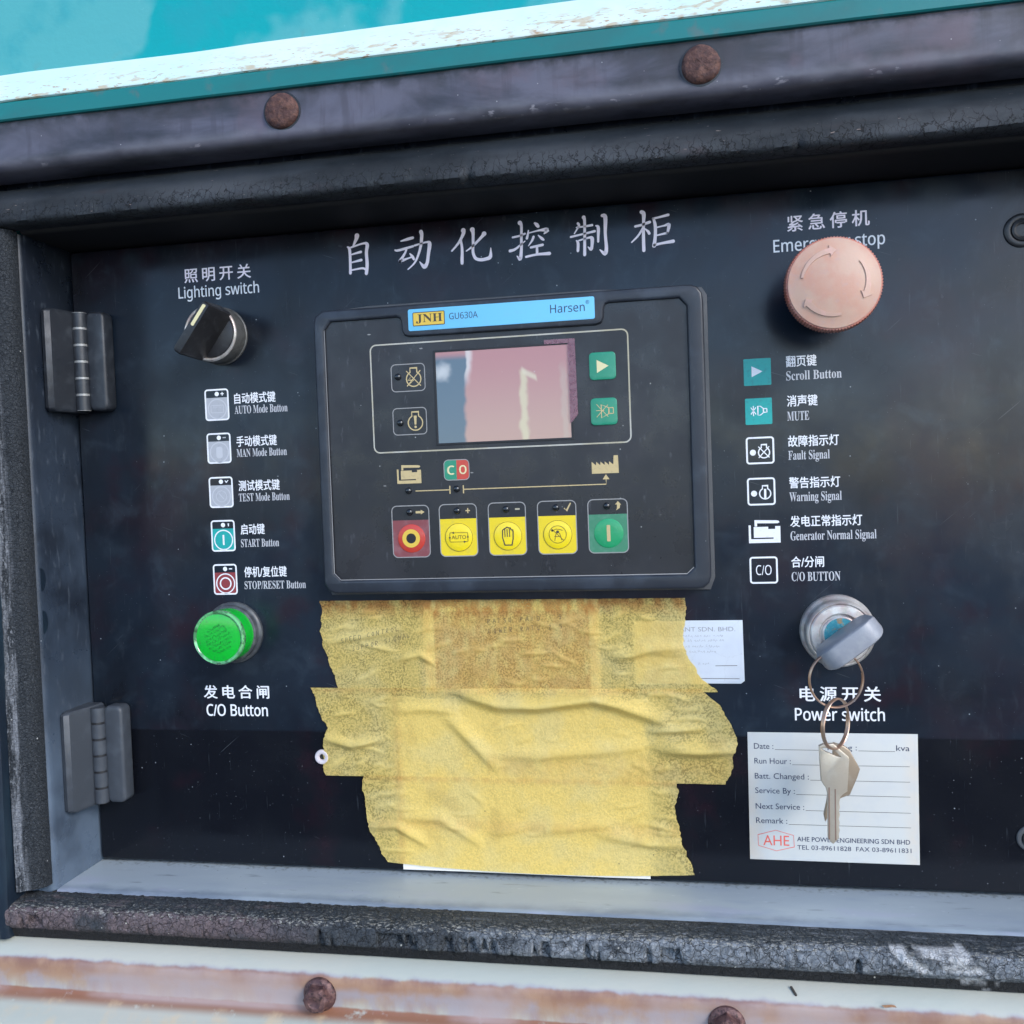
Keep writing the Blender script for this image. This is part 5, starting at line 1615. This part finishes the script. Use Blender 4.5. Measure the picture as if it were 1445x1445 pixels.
def tape(name, label, outline, ridges, d0, nu, nv, stain_shade, bulge=None, sag=0.):
    L, Rr = outline
    zt, zb = (L[0][1] + Rr[0][1]) / 2, (L[-1][1] + Rr[-1][1]) / 2
    def at_edge(P, v):
        n = len(P) - 1
        tot = [0]
        for i in range(n):
            tot.append(tot[-1] + math.hypot(P[i + 1][0] - P[i][0], P[i + 1][1] - P[i][1]))
        q = v * tot[-1]
        for i in range(n):
            if q <= tot[i + 1] or i == n - 1:
                t = (q - tot[i]) / (tot[i + 1] - tot[i])
                return P[i][0] + t * (P[i + 1][0] - P[i][0]), P[i][1] + t * (P[i + 1][1] - P[i][1])
    rr = random.Random(int(d0 * 100))
    ridges = list(ridges)
    x_a, x_b = L[0][0] + 6, Rr[0][0] - 6
    for q in range(26):                       # fine wrinkles
        cx, cz = rr.uniform(x_a, x_b), rr.uniform(zb + 3, zt - 3)
        if abs(cx) < 52 and zt < -75 and rr.random() < .6:
            cx = rr.choice((-1, 1)) * rr.uniform(56, 78)
        ln, an = rr.uniform(2.5, 7), rr.gauss(0, .35)
        ridges.append(([(cx - ln * math.cos(an), cz - ln * math.sin(an)), (cx + rr.uniform(-1, 1), cz + rr.uniform(-.8, .8)), (cx + ln * math.cos(an), cz + ln * math.sin(an))], rr.uniform(.25, .6), rr.uniform(.75, 1.2)))
    b = MB()
    vs, lift, sta = [], [], []
    for j in range(nv + 1):
        v = j / nv
        lx, lz = at_edge(L, v)
        rx, rz = at_edge(Rr, v)
        jl = .9 * fbm(lx * .3, lz * .3, d0, 2) + .35 * fbm(lx * 1.1, lz * 1.1, d0, 2)
        jr = .8 * fbm(rx * .3, rz * .3, d0 + 4, 2) + .3 * fbm(rx * 1.1, rz * 1.1, d0 + 4, 2)
        for i in range(nu + 1):
            u = i / nu
            x = lx + jl * (1 - u) ** 8 + (rx - lx) * u + jr * u ** 8
            z = lz + (rz - lz) * u
            z -= sag * v ** 6 * max(0, math.sin(math.pi * (u * .98 + .02))) ** .8
            if j in (0, nv):
                z += .12 * fbm(x * .12, z * .1, 3, 3)
            h = 0
            lf = 0
            for P, a, w_ in ridges:
                d, t, sg = seg_d(x, z, P)
                env = math.sin(math.pi * min(1, max(0, t * .9 + .05))) ** .5
                ww = w_ * (1.25 if sg > 0 else .75)
                g = math.exp(-(d / ww) ** 2) * env
                h += a * g
                lf = max(lf, math.exp(-(d / (ww * 1.15)) ** 2) * env)
            h += .10 * (fbm(x * .16, z * .22, d0, 3) + .5)
            if bulge:
                q = bulge(x, z)
                h += q[0]
                lf = max(lf, q[1])
            vs.append((x, d0 + h, z))
            lift.append(min(1, lf))
            sta.append(max(0, min(1, stain_shade(x, z))))
    w_ = nu + 1
    b.add(vs, [(j * w_ + i, (j + 1) * w_ + i, (j + 1) * w_ + i + 1, j * w_ + i + 1) for j in range(nv) for i in range(nu)], 'tape')
    o = b.build(name, None, 180, attrs={'lift': lift, 'stain_shade': sta})
    o['_top'] = d0
    tag(o, label, 'tape', 'strips of masking tape on the door')
    return o


def g1(x, c, w_):
    return math.exp(-((x - c) / w_) ** 2)
def stain_top(x, z):
    return max(0, (z + 46.5) / 7.5) * 1.2 + .3 * g1(x, -40, 3) + .3 * g1(x, 34, 2.6) + (.42 if -37 < x < 32 else 0) + (.16 if (51.5 < x and -75.3 < z < -48.4) else 0)
def stain_shade_mid(x, z):
    return .3 * g1(z, -78.5, 1.6) + .2 * g1(z, -112, 6) * (1 if x > -15 else 0) + .25 * g1(x, -56, 2)  # broad brown by the ridges: crease shading put in as stain
def stain_shade_low(x, z):
    return .35 * g1(z, -118.5, 1.4) + .25 * g1(z, -139, 3) + .3 * g1(x, -56, 2)  # brown along the long crease: its shading put in as stain
def on_paper(x, z):
    # how far the tape stands off the door: flat on the sheet, bridging at the sheet's edges
    if z > -82:
        return (0, 0)
    e = min(x + 56, 55 - x)
    if e > 0:
        return (.12, .72)
    return (.1 * math.exp(e / 3), .72 * math.exp(-(e / 4.5) ** 2))
def on_card(x, z):
    e = max(g1(x, -39.5, 3.2), g1(x, 34, 3.0)) if z < -39 else 0
    k = .95 if (51 < x and -75.5 < z < -48.3) else 0
    return (.1 * e, max(.8 * e, k))
t1 = tape('masking_tape', 'topmost masking tape strip, handwritten on and browned in the middle', TAPE_TOP, [(P, a * 1.25, w) for P, a, w in RIDGE_TOP], .75, 210, 66, stain_top, on_card)
tape('masking_tape', 'middle masking tape strip, widest, with a deep crease across its top', TAPE_MID, [(P, a * 1.6, w) for P, a, w in RIDGE_MID], 1.05, 220, 66, stain_shade_mid, on_paper)
tape('masking_tape', 'lowest masking tape strip over the white paper, above the sill', TAPE_LOW, [(P, a * 1.35, w) for P, a, w in RIDGE_LOW], 1.35, 190, 66, stain_shade_low, on_paper, sag=2.7)
# handwriting on the top strip, in single pen strokes
GL = {'A': [[(0, 0), (.4, 1), (.8, 0)], [(.15, .4), (.65, .4)]], 'C': [[(.7, .85), (.35, 1), (.05, .6), (.1, .15), (.4, 0), (.7, .15)]], 'D': [[(0, 0), (0, 1), (.5, .85), (.7, .45), (.45, .05), (0, 0)]],
      'E': [[(.65, 1), (0, 1), (0, 0), (.65, 0)], [(0, .5), (.5, .5)]], 'F': [[(.65, 1), (0, 1), (0, 0)], [(0, .5), (.5, .5)]], 'I': [[(.2, 1), (.2, 0)]], 'L': [[(0, 1), (.05, 0), (.65, .05)]],
      'N': [[(0, 0), (0, 1), (.6, 0), (.65, 1)]], 'O': [[(.35, 1), (.02, .5), (.35, 0), (.7, .5), (.35, 1)]], 'P': [[(0, 0), (0, 1), (.55, .9), (.55, .55), (0, .5)]], 'R': [[(0, 0), (0, 1), (.55, .9), (.5, .55), (0, .5), (.6, 0)]],
      'S': [[(.6, .9), (.2, 1), (.1, .65), (.55, .4), (.45, .05), (.05, .1)]], 'T': [[(0, 1), (.7, 1)], [(.35, 1), (.35, 0)]], 'U': [[(0, 1), (.05, .15), (.35, 0), (.6, .2), (.62, 1)]], 'W': [[(0, 1), (.2, 0), (.4, .7), (.6, 0), (.8, 1)]],
      '2': [[(.05, .8), (.35, 1), (.6, .75), (.05, 0), (.65, .02)]], '5': [[(.6, 1), (.1, 1), (.08, .6), (.5, .55), (.5, .1), (.05, .05)]], 'G': [[(.65, .85), (.3, 1), (.05, .5), (.3, 0), (.65, .15), (.62, .45), (.4, .45)]], ' ': []}
from mathutils.bvhtree import BVHTree
_m = t1.data
BV = BVHTree.FromPolygons([v.co.copy() for v in _m.vertices], [tuple(p.vertices) for p in _m.polygons])
def on_tape(x, z):
    h = BV.ray_cast(V(x, 30, z), Vector((0, 1, 0)))
    return -h[0].y * 1000 + .06 if h[0] else 1.2
b = MB()
def scrawl(s, x, z, h, slope, adv):
    for ch in s:
        for st_ in GL[ch]:
            q = [(x + a * h * .8 + random.uniform(-.1, .1), z + c * h + (a * h * .8) * slope + random.uniform(-.1, .1)) for a, c in st_]
            fine = []
            for (xa, za), (xb, zb_) in zip(q, q[1:]):
                fine += [(xa + (xb - xa) * k / 4, za + (zb_ - za) * k / 4) for k in range(4)]
            fine.append(q[-1])
            o0 = len(b.v)
            b.line(fine, .17, 0, 'ink')
            for k in range(o0, len(b.v)):
                px_, _, pz_ = b.v[k]
                b.v[k] = (px_, on_tape(px_, pz_), pz_)
        x += adv * random.uniform(.92, 1.08)
        z += adv * slope
scrawl('SPEED CONTROL', -80.5, -57.0, 2.0, .20, 2.15)
scrawl('SUPPOR SIGNAL', -75.5, -60.8, 2.0, .22, 2.2)
b.build('handwriting', t1)
b = MB()
scrawl('RAISU PAID   5', -12.6, -48.8, 2.0, .05, 2.45)
scrawl('LOWER RATU 2 5', -12.4, -53.2, 2.0, .06, 2.45)
b.build('handwriting', t1)

# ------------------------------------------------------------------ small bits
t = thing('washer', 'small white plastic washer peeking out beside the middle tape', 'washer', (-92.6, 0, -109.6))
b = MB()
b.lathe(-92.6, -109.6, [(3.4, .1), (3.4, .8), (3.0, 1.3), (2.0, 1.4), (1.5, 1.1), (1.4, .3)], 'washer', 32)
b.build('washer_ring', t, 40)
b = MB()
b.lathe(-92.6, -109.6, [(1.4, .1), (1.2, .35), (.01, .4)], 'blackp', 16)
b.build('screw_core', t, 40)
def bush(x, z, label, k, rim):
    t = thing('lock_bush', label, 'bushing', (x, 0, z), 'lock bushes at the right edge')
    b = MB()
    b.lathe(x, z, [(r_ * k, d_ * .6) for r_, d_ in ((6.6, 0), (6.6, .8), (6.1, 1.4), (4.6, 1.5), (4.2, 1.1), (4.2, .9))], rim, 40)
    b.build('rim', t, 35)
    b = MB()
    b.lathe(x, z, [(r_ * k, d_ * .6) for r_, d_ in ((4.2, .6), (4.0, 2.2), (3.2, 2.6), (2.5, 2.2), (2.3, .5), (2.3, .2))], 'blackp', 32)
    b.build('socket', t, 35)
    b = MB()
    b.disc(x, z, 2.4 * k, .15, 'void', 20)
    b.build('socket_floor', t)
bush(208.0, 104.6, 'dark round lock bush high at the right edge, below the seal', 1, 'blackp')
bush(207.0, -138.0, 'dark round lock bush low at the right edge, near the sill', .8, 'greyp')
lf = MB()
P = [(0, 0), (1.6, .9), (3.2, .8), (4.6, .1), (5.4, -1.0), (4.0, -.9), (2.4, -.6), (1.0, -.8)]
xs_, zs_ = 138.5, -181.4
n = len(P)
lf.add([(xs_ + p[0], 51.5 + .5 * math.sin(p[0]) + .35 * p[1], zs_ + p[1] * .8) for p in P] + [(xs_ + p[0], 51.2 + .5 * math.sin(p[0]) + .35 * p[1], zs_ + p[1] * .8 - .1) for p in P],
       [tuple(range(n))] + [(i + n, (i + 1) % n + n, (i + 1) % n, i) for i in range(n)], 'leaf')
tag(lf.build('dry_leaf', None, 40), 'tiny dry brown leaf lying on the cream channel at right', 'leaf')
tw = MB()
tw.lathe(0, 0, [(.5, 0), (.5, 5.5), (.2, 6)], 'twig', 8)
vv = []
for (x, d, z) in tw.v:
    vv.append((107.5 + x + d * .25, 47 + d * .4, -179.0 + z - d * .3))
tw.v = vv
tag(tw.build('twig', None, 40), 'short dark twig stuck under the crumbling lower seal', 'twig')

for o in scene.objects:
    for k in ('_loc', '_top'):
        if k in o:
            del o[k]
